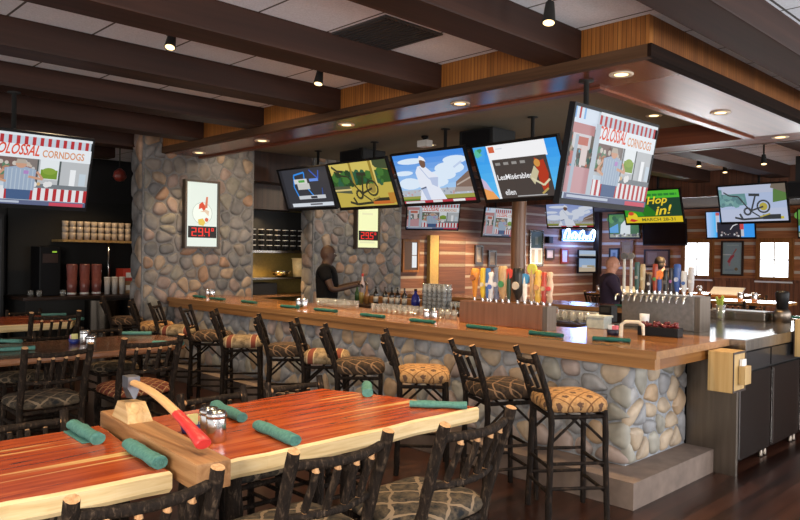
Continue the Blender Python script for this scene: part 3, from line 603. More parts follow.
tv((-8.98, 18.72, 2.43), tr(0), tr(6), 'switched off dark television below the green and yellow advert', None, pole=False)
tv((-9.34, 14.63, 2.70), tr(22), tr(25), 'television with a ballplayer, above the blue neon sign', pic_pitch, 1.116, .648, top=2.92, aux=True, lit=.75)
tv((-10.22, 10.87, 2.53), tr(49), tr(30), 'television with red striped stand, low on the log wall beside the stone column', pic_corn, 1.116, .648, top=CEIL, aux=True, lit=.7)
tv((-10.65, 13.75, 2.52), tr(83), tr(8.6), 'television with corndog stand beside the round log post', pic_corn, top=CEIL, aux=True, lit=.7)
# boxes above the screens
def spk(lo, hi, label, name='loudspeaker', cat='speaker'):
    c = [(lo[i]+hi[i])/2 for i in range(3)]; o = thing(name, label, cat, (c[0], c[1], hi[2])); h = [(hi[i]-lo[i])/2 for i in range(3)]
    B().box((-h[0], -h[1], -2*h[2]), (h[0], h[1], 0 if hi[2] > 3.2 else 0), 0, .02).build('housing', MT['matte'], o)
    B().box((-.04, -.04, 0), (.04, .04, (3.33 if c[1] < 9 else CEIL)-hi[2])).build('bracket', MT['matte'], o)
    B().box((-h[0]*.8, -h[1]-.006, -1.8*h[2]), (h[0]*.8, -h[1], -.2*h[2])).build('grille', MT['black'], o); return o
spk((-6.05, 6.9, 3.06), (-5.5, 7.35, 3.30), 'black loudspeaker box above the gap left of the movie advert'); spk((-8.5, 6.95, 3.02), (-7.95, 7.4, 3.28), 'black loudspeaker box above the yellow screen')
spk((-4.0, 12.6, 2.72), (-3.72, 12.9, 3.0), 'black loudspeaker at the right edge above the exercise bike screen')
sc = thing('security_camera', 'small white ceiling camera above the ballplayer screen', 'camera', (-6.75, 7.0, 3.33)); B().lathe([(.05, 0), (.05, -.03), (.03, -.04), (.03, -.06)], seg=12).build('mount', MT['black'], sc); B().box((-.09, -.06, -.15), (.09, .06, -.06), 0, .01).build('housing', MT['white'], sc)

# ------------------------------------------------------------------ the bar
bar = thing('bar', 'long bar with river stone front and honey wood top', 'bar', (0, 0, 0), kind='thing')
B().prism([(-9.65, 4.885), (-2.615, 4.885), (-2.615, 5.87), (-3.2, 5.87), (-3.2, 5.4), (-9.65, 5.4)], 0, .935).build('core', MT['mortarl'], bar)
s = MB(); rb = random.Random(21)
stones(s, (-6.2, 4.9, .186), (1, 0, 0), (0, 0, 1), 3.60, .75, .185, rb, over=.02); s.build('river_stones', STONEL, bar)
s = MB(); stones(s, (-9.65, 4.9, .186), (1, 0, 0), (0, 0, 1), 3.45, .75, .19, rb); s.build('river_stones', STONEL, bar)
s = MB(); stones(s, (-2.63, 4.865, .186), (0, 1, 0), (0, 0, 1), 1.0, .75, .185, rb); s.build('river_stones', STONEL, bar)
B().prism([(-9.65, 4.55), (-2.37, 4.55), (-2.37, 5.87), (-2.7, 5.87), (-2.7, 4.95), (-9.65, 4.95)], 0, .186).build('foot_step', MT['concrete'], bar)
top = [(-9.66, 4.77), (-2.33, 4.77), (-2.33, 6.05), (-3.6, 6.05), (-3.6, 5.75), (-9.66, 5.75)]
B().prism(top, 1.013, 1.07, 0, 1).build('counter_top', [MT['bartop'], MT['baredge']], bar)
B().box((-9.66, 4.79, .935), (-2.35, 4.87, 1.013)).build('apron', MT['baredge'], bar); B().box((-2.43, 4.87, .935), (-2.35, 5.87, 1.013)).build('apron', MT['bartopy'], bar)
B().box((-3.6, 6.05, .975), (-2.2, 8.45, 1.07), 0, .006).build('steel_counter', MT['steel'], bar)
B().box((-2.6, 5.875, 0), (-2.2, 5.915, .975)).build('end_panel', MT['darksteel'], bar)
B().box((-3.55, 5.95, .08), (-2.9, 8.45, .975)).build('under_counter', MT['matte'], bar)
B().prism([(-9.0, 8.45), (-2.2, 8.45), (-2.2, 9.2), (-9.0, 9.2)], 1.013, 1.07, 0, 1).build('back_counter_top', [MT['bartop'], MT['baredge']], bar); B().box((-9.0, 8.6, 0), (-2.5, 9.0, 1.013)).build('back_core', MT['darkwood'], bar)
for k, y in enumerate((5.93, 6.69, 7.45)):
    o = thing('bar_cooler', 'dark glass door bar cooler under the steel counter, %s from the pine box' % ORD[k], 'cooler', (-2.55, y, 0), 0, 'bar coolers')
    B().box((-.3, 0, .09), (.30, .75, .965)).build('body', MT['black'], o)
    B().box((.30, .01, .10), (.335, .74, .79)).build('door', MT['blackgl'], o); B().box((.30, .01, .81), (.33, .74, .96)).build('drawer', plain('dark steel panel', (.06, .06, .065), .2, .8), o)
    B().box((.335, .02, .12), (.345, .04, .78)).build('door_edge', MT['chrome'], o)
    for fx, fy in ((.27, .04), (.27, .71), (-.26, .04), (-.26, .71)): B().lathe([(.025, 0), (.02, .02), (.015, .09)], (fx, fy, 0), 8).build('foot', MT['darksteel'], o)
o = thing('pine_box', 'pale pine box with dark trim hung at the bar end below the counter', 'box', (-2.23, 5.74, .70))
B().box((-.095, -.12, 0), (.095, .13, .31), 0, .004).build('body', MT['oak'], o); b = B()
for y0, z0, y1, z1 in ((-.12, 0, -.105, .31), (.115, 0, .13, .31), (-.105, 0, .115, .015), (-.105, .295, .115, .31)): b.box((.095, y0, z0), (.10, y1, z1))
b.build('dark_trim', MT['darkwood'], o); B().box((.10, -.02, .06), (.15, .1, .2), 0, .003).build('card_holder', MT['oak'], o); B().box((.10, .0, .2), (.12, .08, .25)).build('cards', MT['white'], o)
o = thing('pine_box', 'pale pine box hung beside the last bar cooler at the right edge', 'box', (-2.088, 7.3, .84)); B().box((-.095, -.12, 0), (.095, .13, .34), 0, .004).build('body', MT['oak'], o); B().box((-.105, -.12, 0), (-.095, .13, .34)).build('dark_trim', MT['darkwood'], o)

# napkins
def roll_mb(L=.27, r=.028, flat=.75, seed=0):
    r_ = random.Random(seed); m = B(); n = 9
    m.path([(-L/2+L*i/(n-1), r_.uniform(-.003, .003), r*flat+.001) for i in range(n)], [r*(1+.08*math.sin(i*1.3+seed)) for i in range(n)], 14, 0, None, .04, r_, flat)
    return m
def napkin(p, rz, label, mat, L=.27, r=.028, flat=.75, group=None, seed=0, flap=True, cat='napkin'):
    o = thing('rolled_napkin', label, cat, p, rz, group)
    roll_mb(L, r, flat, seed).build('roll', mat, o)
    if flap: B().box((-L/2*.9, -r*1.55, .0015), (L/2*.7, -r*.3, .006)).build('loose_edge', mat, o)
    sp = B(); pts = [(L/2+.001, math.cos(t*.7)*r*.85*(1-t/22), r*flat+math.sin(t*.7)*r*.85*flat*(1-t/22)) for t in range(20)]; sp.path(pts, .0016, 5); sp.build('end_spiral', mat, o); return o
for k, (x, y, L) in enumerate(((-9.25, 5.05, .3), (-8.7, 5.02, .3), (-7.95, 5.04, .33), (-7.0, 5.0, .3), (-6.35, 5.02, .36), (-5.52, 4.98, .34), (-4.79, 4.97, .30), (-4.05, 4.96, .32), (-3.38, 4.97, .31), (-2.84, 5.06, .28))):
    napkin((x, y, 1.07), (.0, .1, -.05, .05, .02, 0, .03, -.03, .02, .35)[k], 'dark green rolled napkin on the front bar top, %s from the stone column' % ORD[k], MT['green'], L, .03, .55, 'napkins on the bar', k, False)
for k, x in enumerate((-2.6, -3.6, -4.7)): napkin((x, 8.75, 1.07), 0, 'green napkin on the far counter of the bar, %s from the right' % ORD[k], MT['green'], .32, .03, .5, 'napkins on the far counter', k, False)

# shakers, glasses
def shaker(p, label, s=1.0, cup=False, group=None):
    o = thing('shaker', label, 'shaker', p, 0, group)
    B().lathe([(.036*s, 0), (.038*s, .004), (.038*s, .085*s), (.036*s, .09*s)], seg=20).build('body', MT['chrome'], o)
    B().lathe([(.0385*s, .09*s), (.04*s, .094*s), (.04*s, .103*s), (.034*s, .114*s), (.012*s, .119*s), (0, .12*s)], seg=20).build('lid', MT['chrome'], o); return o
def tumbler(h=.095, r=.036, seg=12):
    return B().lathe([(r*.82, 0), (r, h), (r*.93, h), (r*.75, .012), (0, .012)], seg=seg)
gl0 = thing('drinking_glass', 'clear drinking glass in the rows on the bar top behind the napkins', 'glass', (-7.1, 5.5, 1.07), 0, 'glasses on the bar top'); tumbler().build('body', MT['glass'], gl0); B().lathe([(.029, .001), (.030, .014), (0, .016)], seg=10).build('thick_base', MT['glass'], gl0)
for i in range(1, 16):
    k, r = i % 8, i//8; dup(gl0, (-7.1+k*.085+r*.03, 5.5+r*.085, 1.07))
for i in range(8): dup(gl0, (-6.02+i*.085, 5.45, 1.07))
for i in range(8): dup(gl0, (-5.97+i*.085, 5.56, 1.07))
for i in range(4): dup(gl0, (-5.12+i*.09, 5.5, 1.07), label='clear drinking glass left of the copper tap box', group='glasses beside the copper tap box')
def shset(px, py, z, label, n=2, dark=False):
    p = at(px, py, z=z)
    for k in range(n):
        o = shaker((p.x+k*.085, p.y+k*.02, z), label % ('left' if k == 0 else 'right'), 1.0)
shset(208, 296.5, 1.07, 'chrome shaker on the bar end by the stone column, the %s one'); shset(299, 308, 1.07, 'chrome shaker on the bar left of the bartender\'s glasses, the %s one'); shset(427, 320.5, 1.07, 'chrome shaker on the bar near the copper tap box, the %s one')

# draught towers
def tower(name, label, x0, x1, y0, y1, z1, mat, side, handles, hy, ws=1.0, fs=1):
    o = thing(name, label, 'tap tower', ((x0+x1)/2, (y0+y1)/2, 1.07)); w, d, h = (x1-x0)/2, (y1-y0)/2, z1-1.07
    B().box((-w, -d, 0), (w, d, h), 0, .008).build('body', mat, o); B().box((w, -d*.9, 0), (w+.05, d*.9, h*.98)).build('end_plate', side, o)
    for px, top_, wd, col, c2, kind, lab in handles:
        wd *= ws
        q = at(px, 285, y=hy); x = q.x-(x0+x1)/2; zt = at(px, top_, y=hy).z-1.07; yl = hy-(y0+y1)/2; L = zt-h
        m = B(); m.path([(x, yl, h+.015), (x, yl, h+.04), (x, yl, h+L*.3), (x, yl, h+L*.62), (x, yl, h+L*.8), (x, yl, h+L*.96), (x, yl, zt)], [q_*.62 for q_ in {'club': [.014, .018, wd*.5, wd*.66, wd, wd*.9, wd*.4], 'disc': [.014, .016, wd*.65, wd*.65, wd*.6, wd*.5, wd*.4], 'pad': [.014, .02, wd*.9, wd, wd, wd*.95, wd*.7], 'fig': [.014, wd*.8, wd*.65, wd, wd*.6, wd*.85, wd*.45]}[kind]], 10, 0, None, 0, None, 1.6)
        hn = m.build('tap_handle', plain('%s tap handle' % lab, col, .35), o); hn['label'] = lab+' tap handle'
        b = B()
        if kind == 'disc': b.path([(x, yl-.012, zt-wd*1.2), (x, yl+.012, zt-wd*1.2)], wd*1.3, 16)
        elif kind == 'club': b.path([(x, yl-wd*.9, zt-L*.3), (x, yl-wd*.5, zt-L*.3)], wd*.55, 12)
        else: b.path([(x, yl-wd*.75, h+L*.5), (x, yl-wd*.4, h+L*.5)], wd*.6, 10)
        b.build('badge', plain('%s badge' % lab, c2, .35), hn)
        B().path([(x, yl, h-.0), (x, yl, h+.03)], .014, 8).build('collar', MT['chrome'], hn)
        B().path([(x, -d*fs, h-.02), (x, (-d-.05)*fs, h-.022), (x, (-d-.065)*fs, h-.07)], [.016, .014, .010], 8).build('faucet', MT['chrome'], o)
    return o
tower('tap_tower', 'copper box beer tap tower with colourful handles on the front bar', -4.61, -3.65, 5.3, 5.46, 1.287, MT['copper'], MT['darksteel'], (
    (475, 268, .034, (.62, .24, .03), (.30, .10, .03), 'club', 'orange'), (483, 268, .022, (.62, .42, .03), (.55, .5, .4), 'pad', 'yellow'), (488, 268, .020, (.04, .13, .35), (.5, .5, .55), 'pad', 'dark blue'),
    (491, 272, .026, (.65, .65, .66), (.06, .12, .4), 'fig', 'white and blue'), (496.5, 267, .026, (.13, .15, .22), (.55, .55, .6), 'fig', 'silver grey'), (503, 266, .034, (.42, .28, .14), (.04, .22, .08), 'pad', 'tan and green'),
    (509, 269, .024, (.02, .05, .03), (.5, .05, .03), 'disc', 'dark green'), (518, 268, .040, (.010, .010, .010), (.45, .40, .33), 'pad', 'black'), (525, 274, .024, (.68, .68, .68), (.04, .22, .45), 'disc', 'white paddle'),
    (532, 264, .024, (.42, .26, .13), (.45, .45, .06), 'disc', 'tan and green badge'), (538, 270, .028, (.58, .36, .06), (.5, .25, .1), 'fig', 'gold'), (544, 272, .022, (.38, .05, .03), (.5, .35, .2), 'fig', 'red figure'), (550, 272, .024, (.45, .33, .24), (.5, .05, .05), 'fig', 'cream and red')), 5.40, 1.55, -1)
tower('tap_tower', 'wide steel beer tap tower with a row of handles on the right counter', -3.46, -2.76, 6.35, 6.6, 1.385, plain('worn steel sheet', (.16, .15, .145), .35, .6), MT['darksteel'], (
    (624, 253, .018, (.36, .36, .35), (.06, .06, .06), 'disc', 'grey ring topped'), (631, 253, .018, (.38, .38, .37), (.1, .1, .1), 'disc', 'pale grey ring topped'), (637, 262, .02, (.03, .08, .08), (.3, .3, .3), 'pad', 'dark teal'),
    (642.5, 264, .02, (.36, .28, .16), (.5, .45, .3), 'pad', 'tan slim'), (649, 274, .018, (.03, .02, .02), (.6, .6, .58), 'fig', 'short dark'), (655, 264, .02, (.25, .04, .02), (.05, .25, .06), 'pad', 'red and green'),
    (659.5, 271, .024, (.04, .09, .34), (.75, .2, .04), 'disc', 'blue with orange top'), (665.5, 270, .022, (.012, .012, .012), (.1, .1, .1), 'fig', 'black figure'), (671, 268, .018, (.02, .02, .03), (.3, .1, .3), 'pad', 'black slim'),
    (677, 264, .026, (.03, .08, .28), (.4, .45, .6), 'pad', 'tall blue'), (684, 271, .022, (.55, .55, .55), (.05, .12, .35), 'pad', 'white and blue slim'), (691, 267, .022, (.42, .40, .40), (.5, .5, .5), 'pad', 'pale grey')), 6.45, 1.35)

# small things on the bar corner
p = at(613, 335, z=1.07); o = thing('sugar_caddy', 'dark caddy of pink and white sugar packets on the bar corner', 'caddy', (p.x, p.y, 1.07))
B().lathe([(.05, 0), (.055, .05), (.05, .05), (.045, .006), (0, .006)], seg=16).build('cup', plain('navy plastic', (.012, .012, .03), .4), o); B().box((-.035, -.02, .02), (.0, .02, .085)).build('packets', MT['white'], o); B().box((.0, -.02, .02), (.04, .02, .08)).build('packets', plain('pink paper', (.7, .16, .2), .6), o)
p = at(632, 337, z=1.07); o = thing('bag_hook_stand', 'cream arched stand beside the sugar caddy on the bar corner', 'stand', (p.x, p.y, 1.07), .3)
B().path([(-.09, 0, .0), (-.085, 0, .10), (-.05, 0, .125), (.05, 0, .125), (.085, 0, .10), (.09, 0, .02)], [.017, .015, .015, .015, .015, .011], 10).build('arch', plain('cream plastic', (.62, .53, .40), .5), o)
p = at(660, 336, z=1.07); o = thing('garnish_tray', 'black tray of dark red garnish on the bar corner', 'tray', (p.x, p.y, 1.07), .1)
B().box((-.17, -.06, 0), (.17, .06, .075), 0, .006).build('tray', MT['black'], o); g = B(); rr = random.Random(4)
for _ in range(40): g.ball((rr.uniform(-.15, .15), rr.uniform(-.05, .05), .08+rr.uniform(0, .03)), .016, 0, 7, 5)
tag(g.build('garnish', plain('dark red fruit', (.12, .01, .012), .35), o), kind='stuff')
p = at(644.5, 326, z=1.07); tag(B().lathe([(.035, 0), (.045, .14), (.041, .14), (.032, .01), (0, .01)], seg=16).build('paper_cup', plain('translucent white plastic', (.55, .56, .58), .4), None, (at(644.5, 316, y=6.2).x, 6.2, 1.07)), 'white plastic cup before the wide steel tap tower', 'cup')
p = at(608, 322, z=1.07); o = thing('straw_caddy', 'black square holder behind the sugar caddy', 'holder', (p.x, p.y, 1.07)); B().box((-.07, -.06, 0), (.07, .06, .17), 0, .008).build('box', MT['black'], o); B().box((-.05, -.065, .1), (.05, -.06, .15)).build('front_plate', MT['matte'], o)
p = at(625, 317, y=6.0); o = thing('grey_bin', 'pale grey plastic tub with lid beside the steel tap tower', 'tub', (-3.45, 5.92, 1.07)); B().box((-.09, -.07, 0), (.09, .07, .10), 0, .01).build('tub', plain('grey plastic', (.30, .34, .32), .4), o); B().box((-.1, -.08, .10), (.1, .08, .12), 0, .005).build('lid', plain('pale grey plastic', (.36, .40, .38), .4), o)
o = thing('celery_glass', 'glass of green celery sticks on the steel counter', 'glass', (-3.12, 7.85, 1.07)); tumbler(.16, .05).build('glass', MT['glass'], o); g = B(); rr = random.Random(9)
for _ in range(12):
    a, b_ = rr.uniform(-.03, .03), rr.uniform(-.03, .03); g.path([(a*.6, b_*.6, .02), (a, b_, .16), (a*1.6, b_*1.6, rr.uniform(.2, .27))], [.008, .009, .014], 6)
g.build('celery', plain('celery green', (.25, .34, .05), .5), o)
o = thing('steel_pan', 'shallow steel insert pan on the steel counter', 'pan', (-3.02, 8.15, 1.07)); B().box((-.3, -.16, 0), (.3, .16, .09), 0, .01).build('pan', MT['steel'], o); B().box((-.28, -.14, .09), (.28, .14, .097)).build('lid', MT['darksteel'], o)
o = thing('blender_base', 'black and steel drink machine at the right end of the steel counter', 'machine', (-2.62, 8.2, 1.07)); B().lathe([(.09, 0), (.085, .1), (.065, .13)], seg=16).build('base', MT['darksteel'], o); B().lathe([(.055, .13), (.07, .30), (.06, .32), (0, .33)], seg=16).build('jar', MT['black'], o)

# island with bottles and glasses inside the bar
isl = thing('back_bar_island', 'dark island shelf unit inside the bar holding bottles and glasses', 'shelf', (0, 0, 0), kind='thing')
B().box((-8.3, 6.95, 0), (-3.95, 7.5, .88)).build('body', MT['matte'], isl); B().box((-8.32, 6.93, .94), (-3.93, 7.52, .975)).build('top_shelf', MT['darkwood'], isl); B().box((-8.3, 7.3, .88), (-3.95, 7.5, .94)).build('riser', MT['matte'], isl)
B().box((-8.3, 7.3, .983), (-5.3, 7.5, 1.08)).build('wood_ledge', MT['baredge'], isl)
bt = thing('bottle', 'dark wine bottle on the island shelf, first from the bartender', 'bottle', (-7.82, 7.12, .983), 0, 'bottles inside the bar'); B().lathe([(.036, 0), (.037, .15), (.03, .18), (.013, .2), (.013, .26), (.014, .265)], seg=14).build('body', MT['brown_glass'], bt); B().lathe([(.0375, .04), (.0375, .12)], seg=14).build('paper_label', plain('dull cream label', (.35, .33, .3), .6), bt)
for k, x in enumerate((-7.62, -7.48, -7.36, -7.22)): dup(bt, (x, 7.12, .983), .8*k, 'dark wine bottle on the island shelf, %s from the bartender' % ORD[k+1])
o = thing('bottle', 'cobalt blue bottle on the island shelf right of the wine bottles', 'bottle', (-6.98, 7.1, .983)); B().lathe([(.06, 0), (.065, .1), (.05, .17), (.02, .2), (.02, .24)], seg=14).build('body', plain('cobalt glass', (.015, .02, .16), .15), o); B().lathe([(.022, .24), (.022, .265)], seg=10).build('cap', MT['black'], o)
for k, (x, c) in enumerate(((-8.0, (.22, .10, .03)), (-8.12, (.3, .22, .06)), (-8.22, (.04, .09, .03)))):
    o = thing('bottle', '%s bottle on the island shelf left of the wine bottles' % ('amber', 'golden', 'green')[k], 'bottle', (x, 7.1, .983)); B().lathe([(.035, 0), (.036, .15), (.014, .2), (.013, .27)], seg=12).build('body', plain('tinted glass', c, .15), o); B().lathe([(.015, .27), (.012, .31), (.006, .33)], seg=8).build('pourer', MT['chrome'], o)
def gstack():
    m = B()
    for z in range(5): m.lathe([(.042, z*.055), (.035, z*.055+.13), (.033, z*.055+.13), (.039, z*.055)], (0, 0, 0), 12)
    return m
gs = thing('stacked_glasses', 'tall stack of pint glasses on the island shelf left of the copper tap box', 'glass stack', (-6.75, 7.05, .983), 0, 'pint glass stacks'); gstack().build('glasses', MT['glass2'], gs)
for k in range(1, 10): dup(gs, (-6.75+(k % 5)*.088, 7.05+(k//5)*.09, .983))
g2 = thing('goblet', 'small stemmed glass on the island shelf', 'glass', (-6.25, 7.03, .983), 0, 'goblets on the island'); B().lathe([(.028, 0), (.006, .008), (.006, .05), (.03, .08), (.028, .13), (.026, .13), (.026, .08), (0, .058)], seg=10).build('body', MT['glass2'], g2)
for k in range(1, 12): dup(g2, (-6.25+(k % 6)*.075, 7.03+(k//6)*.08, .983))
mg = thing('beer_mug', 'clear beer mug in the rows on the island behind the copper tap box', 'mug', (-4.95, 7.03, .983), .785, 'beer mugs'); B().lathe([(.042, 0), (.045, .13), (.04, .13), (.037, .02), (0, .02)], seg=12).build('body', MT['glass2'], mg); B().path([(.043, 0, .11), (.075, 0, .10), (.078, 0, .05), (.043, 0, .03)], .007, 6).build('handle', MT['glass'], mg)
for k in range(1, 18): dup(mg, (-4.95+(k % 9)*.105, 7.03+(k//9)*.11, .983), .785)
# round log post
tag(B().path([(-6.36, 8.62, 1.07), (-6.37, 8.62, 2.0), (-6.36, 8.63, 3.12)], [.115, .108, .105], 16, 0, None, .03, RN).build('log_post', wood('peeled log', (.10, .04, .016), (.18, .078, .034), (.27, .13, .06), 'z', 1, .35, .5)), 'round brown log post rising from the far counter', 'post', None, 'structure')

# kitchen pass between the columns
kp = thing('kitchen_pass', 'kitchen pass window with steel shelves between the two stone columns', 'pass shelf', (0, 0, 0), kind='thing')
B().box((-10.9, 6.1, 0), (-10.85, 8.2, 2.5)).build('back_wall', plain('mustard tiled wall', (.20, .14, .035), .4), kp); B().box((-10.85, 6.1, 1.27), (-10.3, 8.2, 1.30)).build('shelf', MT['steel'], kp)
B().box((-10.85, 6.1, 1.72), (-10.25, 8.2, 1.76)).build('shelf', MT['steel'], kp); B().box((-10.85, 6.1, .97), (-10.2, 8.2, 1.0)).build('shelf', MT['baredge'], kp); B().box((-10.8, 6.4, 1.0), (-10.4, 7.15, 1.2)).build('warmer', MT['matte'], kp)
B().box((-10.8, 6.1, 1.77), (-10.6, 8.2, 2.45)).build('rack_back', MT['matte'], kp)
o = thing('mixing_bowl', 'shiny brass coloured bowl on the kitchen pass shelf', 'bowl', (-10.5, 7.30, 1.303)); B().lathe([(.08, 0), (.14, .03), (.17, .10), (.16, .10), (.12, .03), (0, .015)], seg=18).build('body', metal('warm steel', (.62, .42, .16), .25), o); B().lathe([(.165, .098), (.178, .102), (.165, .106)], seg=18).build('rim', MT['chrome'], o)
o = thing('plastic_bucket', 'cream bucket on the kitchen pass shelf', 'bucket', (-10.48, 7.68, 1.303)); B().lathe([(.11, 0), (.135, .32), (.128, .32), (.105, .01), (0, .01)], seg=18).build('body', plain('cream plastic', (.72, .56, .30), .4), o); B().lathe([(.135, .31), (.145, .315), (.145, .33), (.13, .33)], seg=18).build('rim', plain('cream plastic', (.72, .56, .30), .4), o)
pk = thing('stacked_cups', 'column of dark cups with pale bases on the upper pass shelf', 'cup stack', (-10.42, 6.5, 1.763), 0, 'cup stacks in the kitchen pass'); m = B()
for z in range(4): m.lathe([(.035, z*.09), (.05, z*.09+.085), (.045, z*.09+.085), (0, z*.09+.02)], seg=10)
m.build('cups', MT['black'], pk); m = B()
for z in range(4): m.lathe([(.052, z*.09+.08), (.053, z*.09+.09), (.03, z*.09+.09)], seg=10)
m.build('rims', MT['white'], pk)
for k in range(1, 9): dup(pk, (-10.42, 6.5+k*.165, 1.763))
lamp((-10.35, 6.9, 1.68), 40, .05, 150); lamp((-10.35, 6.8, 2.4), 15, .05, 150)

# drinks station beyond the column
st = thing('drinks_station', 'dark drinks station counter left of the stone column', 'counter', (0, 0, 0), kind='thing')
B().box((-13.3, 3.7, 0), (-12.35, 5.9, .9)).build('body', MT['matte'], st); B().box((-13.35, 3.65, .9), (-12.3, 5.95, .95), 0, .01).build('top', MT['darkwood'], st)
B().path([(-12.34, 4.95, .02), (-12.34, 4.95, .88)], .33, 24, 0).build('curved_front', metal('dark curved steel', (.10, .085, .07), .22), st)
B().box((-13.3, 4.4, 1.86), (-12.75, 5.9, 1.9)).build('upper_shelf', MT['oak'], st); B().box((-13.38, 3.7, .95), (-13.3, 5.9, 2.6)).build('back_panel', MT['matte'], st); B().lathe([(.02, .95), (.02, 1.86)], (-12.8, 5.2, 0), 10).build('shelf_post', MT['chrome'], st)
pt = thing('tumbler_stack', 'tall stack of red plastic tumblers on the drinks station', 'tumbler stack', (-12.6, 4.5, .953), 0, 'red tumbler stacks'); m = B()
m.lathe([(.07, 0), (.085, .25), (.075, .255), (.09, .5), (.08, .53)], seg=14); m.build('tumblers', MT['iced'], pt); B().lathe([(.06, 0), (.075, .02), (.075, .045), (.071, .05)], seg=14).build('pale_base', MT['white'], pt)
dup(pt, (-12.6, 4.71, .953)); dup(pt, (-12.62, 4.92, .953))
gk = thing('glass_column', 'column of clear glasses on the upper shelf of the drinks station', 'glass stack', (-12.88, 4.48, 1.9), 0, 'glass columns on the upper shelf'); m = B()
for z in range(3): m.lathe([(.045, z*.1), (.055, z*.1+.12), (.05, z*.1+.12), (.04, z*.1+.01)], seg=10)
m.build('glasses', plain('cloudy clear plastic', (.42, .36, .31), .25), gk)
for k in range(1, 10): dup(gk, (-12.88, 4.48+k*.122, 1.9))
o = thing('drink_dispenser', 'dark tall drink dispenser on the station left of the red tumblers', 'dispenser', (-12.8, 4.15, .953)); B().box((-.25, -.17, 0), (.2, .17, .82), 0, .02).build('body', MT['black'], o); B().box((.2, -.12, .55), (.205, .12, .7)).build('panel', plain('dark brown panel', (.04, .02, .015), .3), o); B().box((.205, .03, .72), (.21, .10, .745)).build('display', glow('green display', (.35, .6, .05), .8), o)
cs = thing('cup_stack', 'stack of pale cups right of the red tumblers', 'cup stack', (-12.6, 5.1, .953), 0, 'pale cup stacks'); m = B(); m.lathe([(.045, 0), (.055, .3), (.05, .3)], seg=12); m.build('cups', plain('pale plastic', (.45, .42, .4), .35), cs); B().lathe([(.056, .29), (.058, .3), (.05, .305)], seg=12).build('rim', MT['white'], cs)
dup(cs, (-12.6, 5.23, .953)); dup(cs, (-12.6, 5.36, .953))
for k, z in enumerate((.953, 1.178)):
    o = thing('condiment_box', ['pale carton on the drinks station counter beside the column', 'red and white carton on top of the pale carton'][k], 'carton', (-12.85, 5.62, z)); B().box((-.16, -.2, 0), (.16, .2, .22), 0, .004).build('carton', [plain('tan card', (.3, .18, .09), .6), plain('red card', (.5, .05, .03), .6)][k], o); B().box((.16, -.15, .06), (.163, .15, .15)).build('print', MT['white'], o)
o = thing('dark_cabinet', 'tall black cabinet at the left edge behind the tables', 'cabinet', (-13.1, 2.9, 0)); B().box((-.25, -.9, 0), (.25, .62, 2.3), 0, .01).build('body', MT['darkwall'], o); B().box((.25, -.85, .1), (.265, -.15, 2.2)).box((.25, -.12, .1), (.265, .58, 2.2)).build('door', plain('blue black panel', (.012, .014, .017), .5), o)
for k, (x, y) in enumerate(((-12.5, 3.95), (-12.6, 3.85), (-12.45, 4.3))): tag(B().lathe([(.04, 0), (.05, .1), (.045, .1), (0, .02)], seg=10).build('water_glass', MT['glass'], None, (x, y, .953)), 'clear water glass on the drinks station before the dispenser', 'glass', 'water glasses on the station')
rl = thing('red_lantern', 'dark red hanging lamp between the television and the stone column', 'lamp', (-10.7, 4.5, CEIL)); B().lathe([(.01, 0), (.01, -.45)], seg=6).build('cord', MT['matte'], rl); B().lathe([(.02, -.45), (.08, -.5), (.10, -.58), (.06, -.64), (0, -.65)], seg=14).build('shade', plain('dark red glass', (.20, .03, .02), .3), rl)
# ------------------------------------------------------------------ hickory chairs and stools
def log(mb, pts, r, rn, seg=9, bend=.006, cap=1, taper=1.0, peg=0.0):
    pts = [Vector(p) for p in pts]; out = []; L = sum((pts[i+1]-pts[i]).length for i in range(len(pts)-1)); 
    for i in range(len(pts)-1):
        n = max(2, round((pts[i+1]-pts[i]).length/.07))
        for k in range(n): out.append(pts[i].lerp(pts[i+1], k/n))
    out.append(pts[-1])
    out = [out[0]]+[p+Vector((rn.uniform(-bend, bend), rn.uniform(-bend, bend), rn.uniform(-bend, bend)*.3)) for p in out[1:-1]]+[out[-1]]
    if len(out) > 4: out = [out[0]]+[(out[i-1]+out[i]*2+out[i+1])/4 for i in range(1, len(out)-1)]+[out[-1]]
    n = len(out); rad = [r*(1+(taper-1)*i/(n-1))*rn.uniform(.93, 1.07) for i in range(n)]
    if peg:
        a, b = (out[1]-out[0]).normalized(), (out[-2]-out[-1]).normalized()
        mb.path([out[0]-a*.001, out[0]-a*peg], [r*.85, r*.5], seg, cap); mb.path([out[-1]-b*.001, out[-1]-b*peg], [r*.85*taper, r*.5*taper], seg, cap)
    mb.path(out, rad, seg, 0, cap, .07, rn); return mb
def cushion(w, d, h, z, n=32):
    m = B(); vs = []; fs = []
    prof = ((.93, 0), (1.0, .12), (1.025, .35), (1.0, .58), (.9, .8), (.7, .94), (.35, 1.0))
    for s_, t in prof:
        for k in range(n):
            a = 2*PI*k/n; c, q = math.cos(a), math.sin(a); e = .42
            vs.append((math.copysign(abs(c)**e, c)*w/2*s_, math.copysign(abs(q)**e, q)*d/2*s_, z+h*t))
    vs.append((0, 0, z+h*1.01)); r = len(prof)
    for i in range(r-1):
        for k in range(n): fs.append((i*n+k, i*n+(k+1) % n, (i+1)*n+(k+1) % n, (i+1)*n+k))
    fs += [((r-1)*n+k, (r-1)*n+(k+1) % n, r*n) for k in range(n)]; fs.append(tuple(range(n-1, -1, -1)))
    return m.add(vs, fs, 0, True)
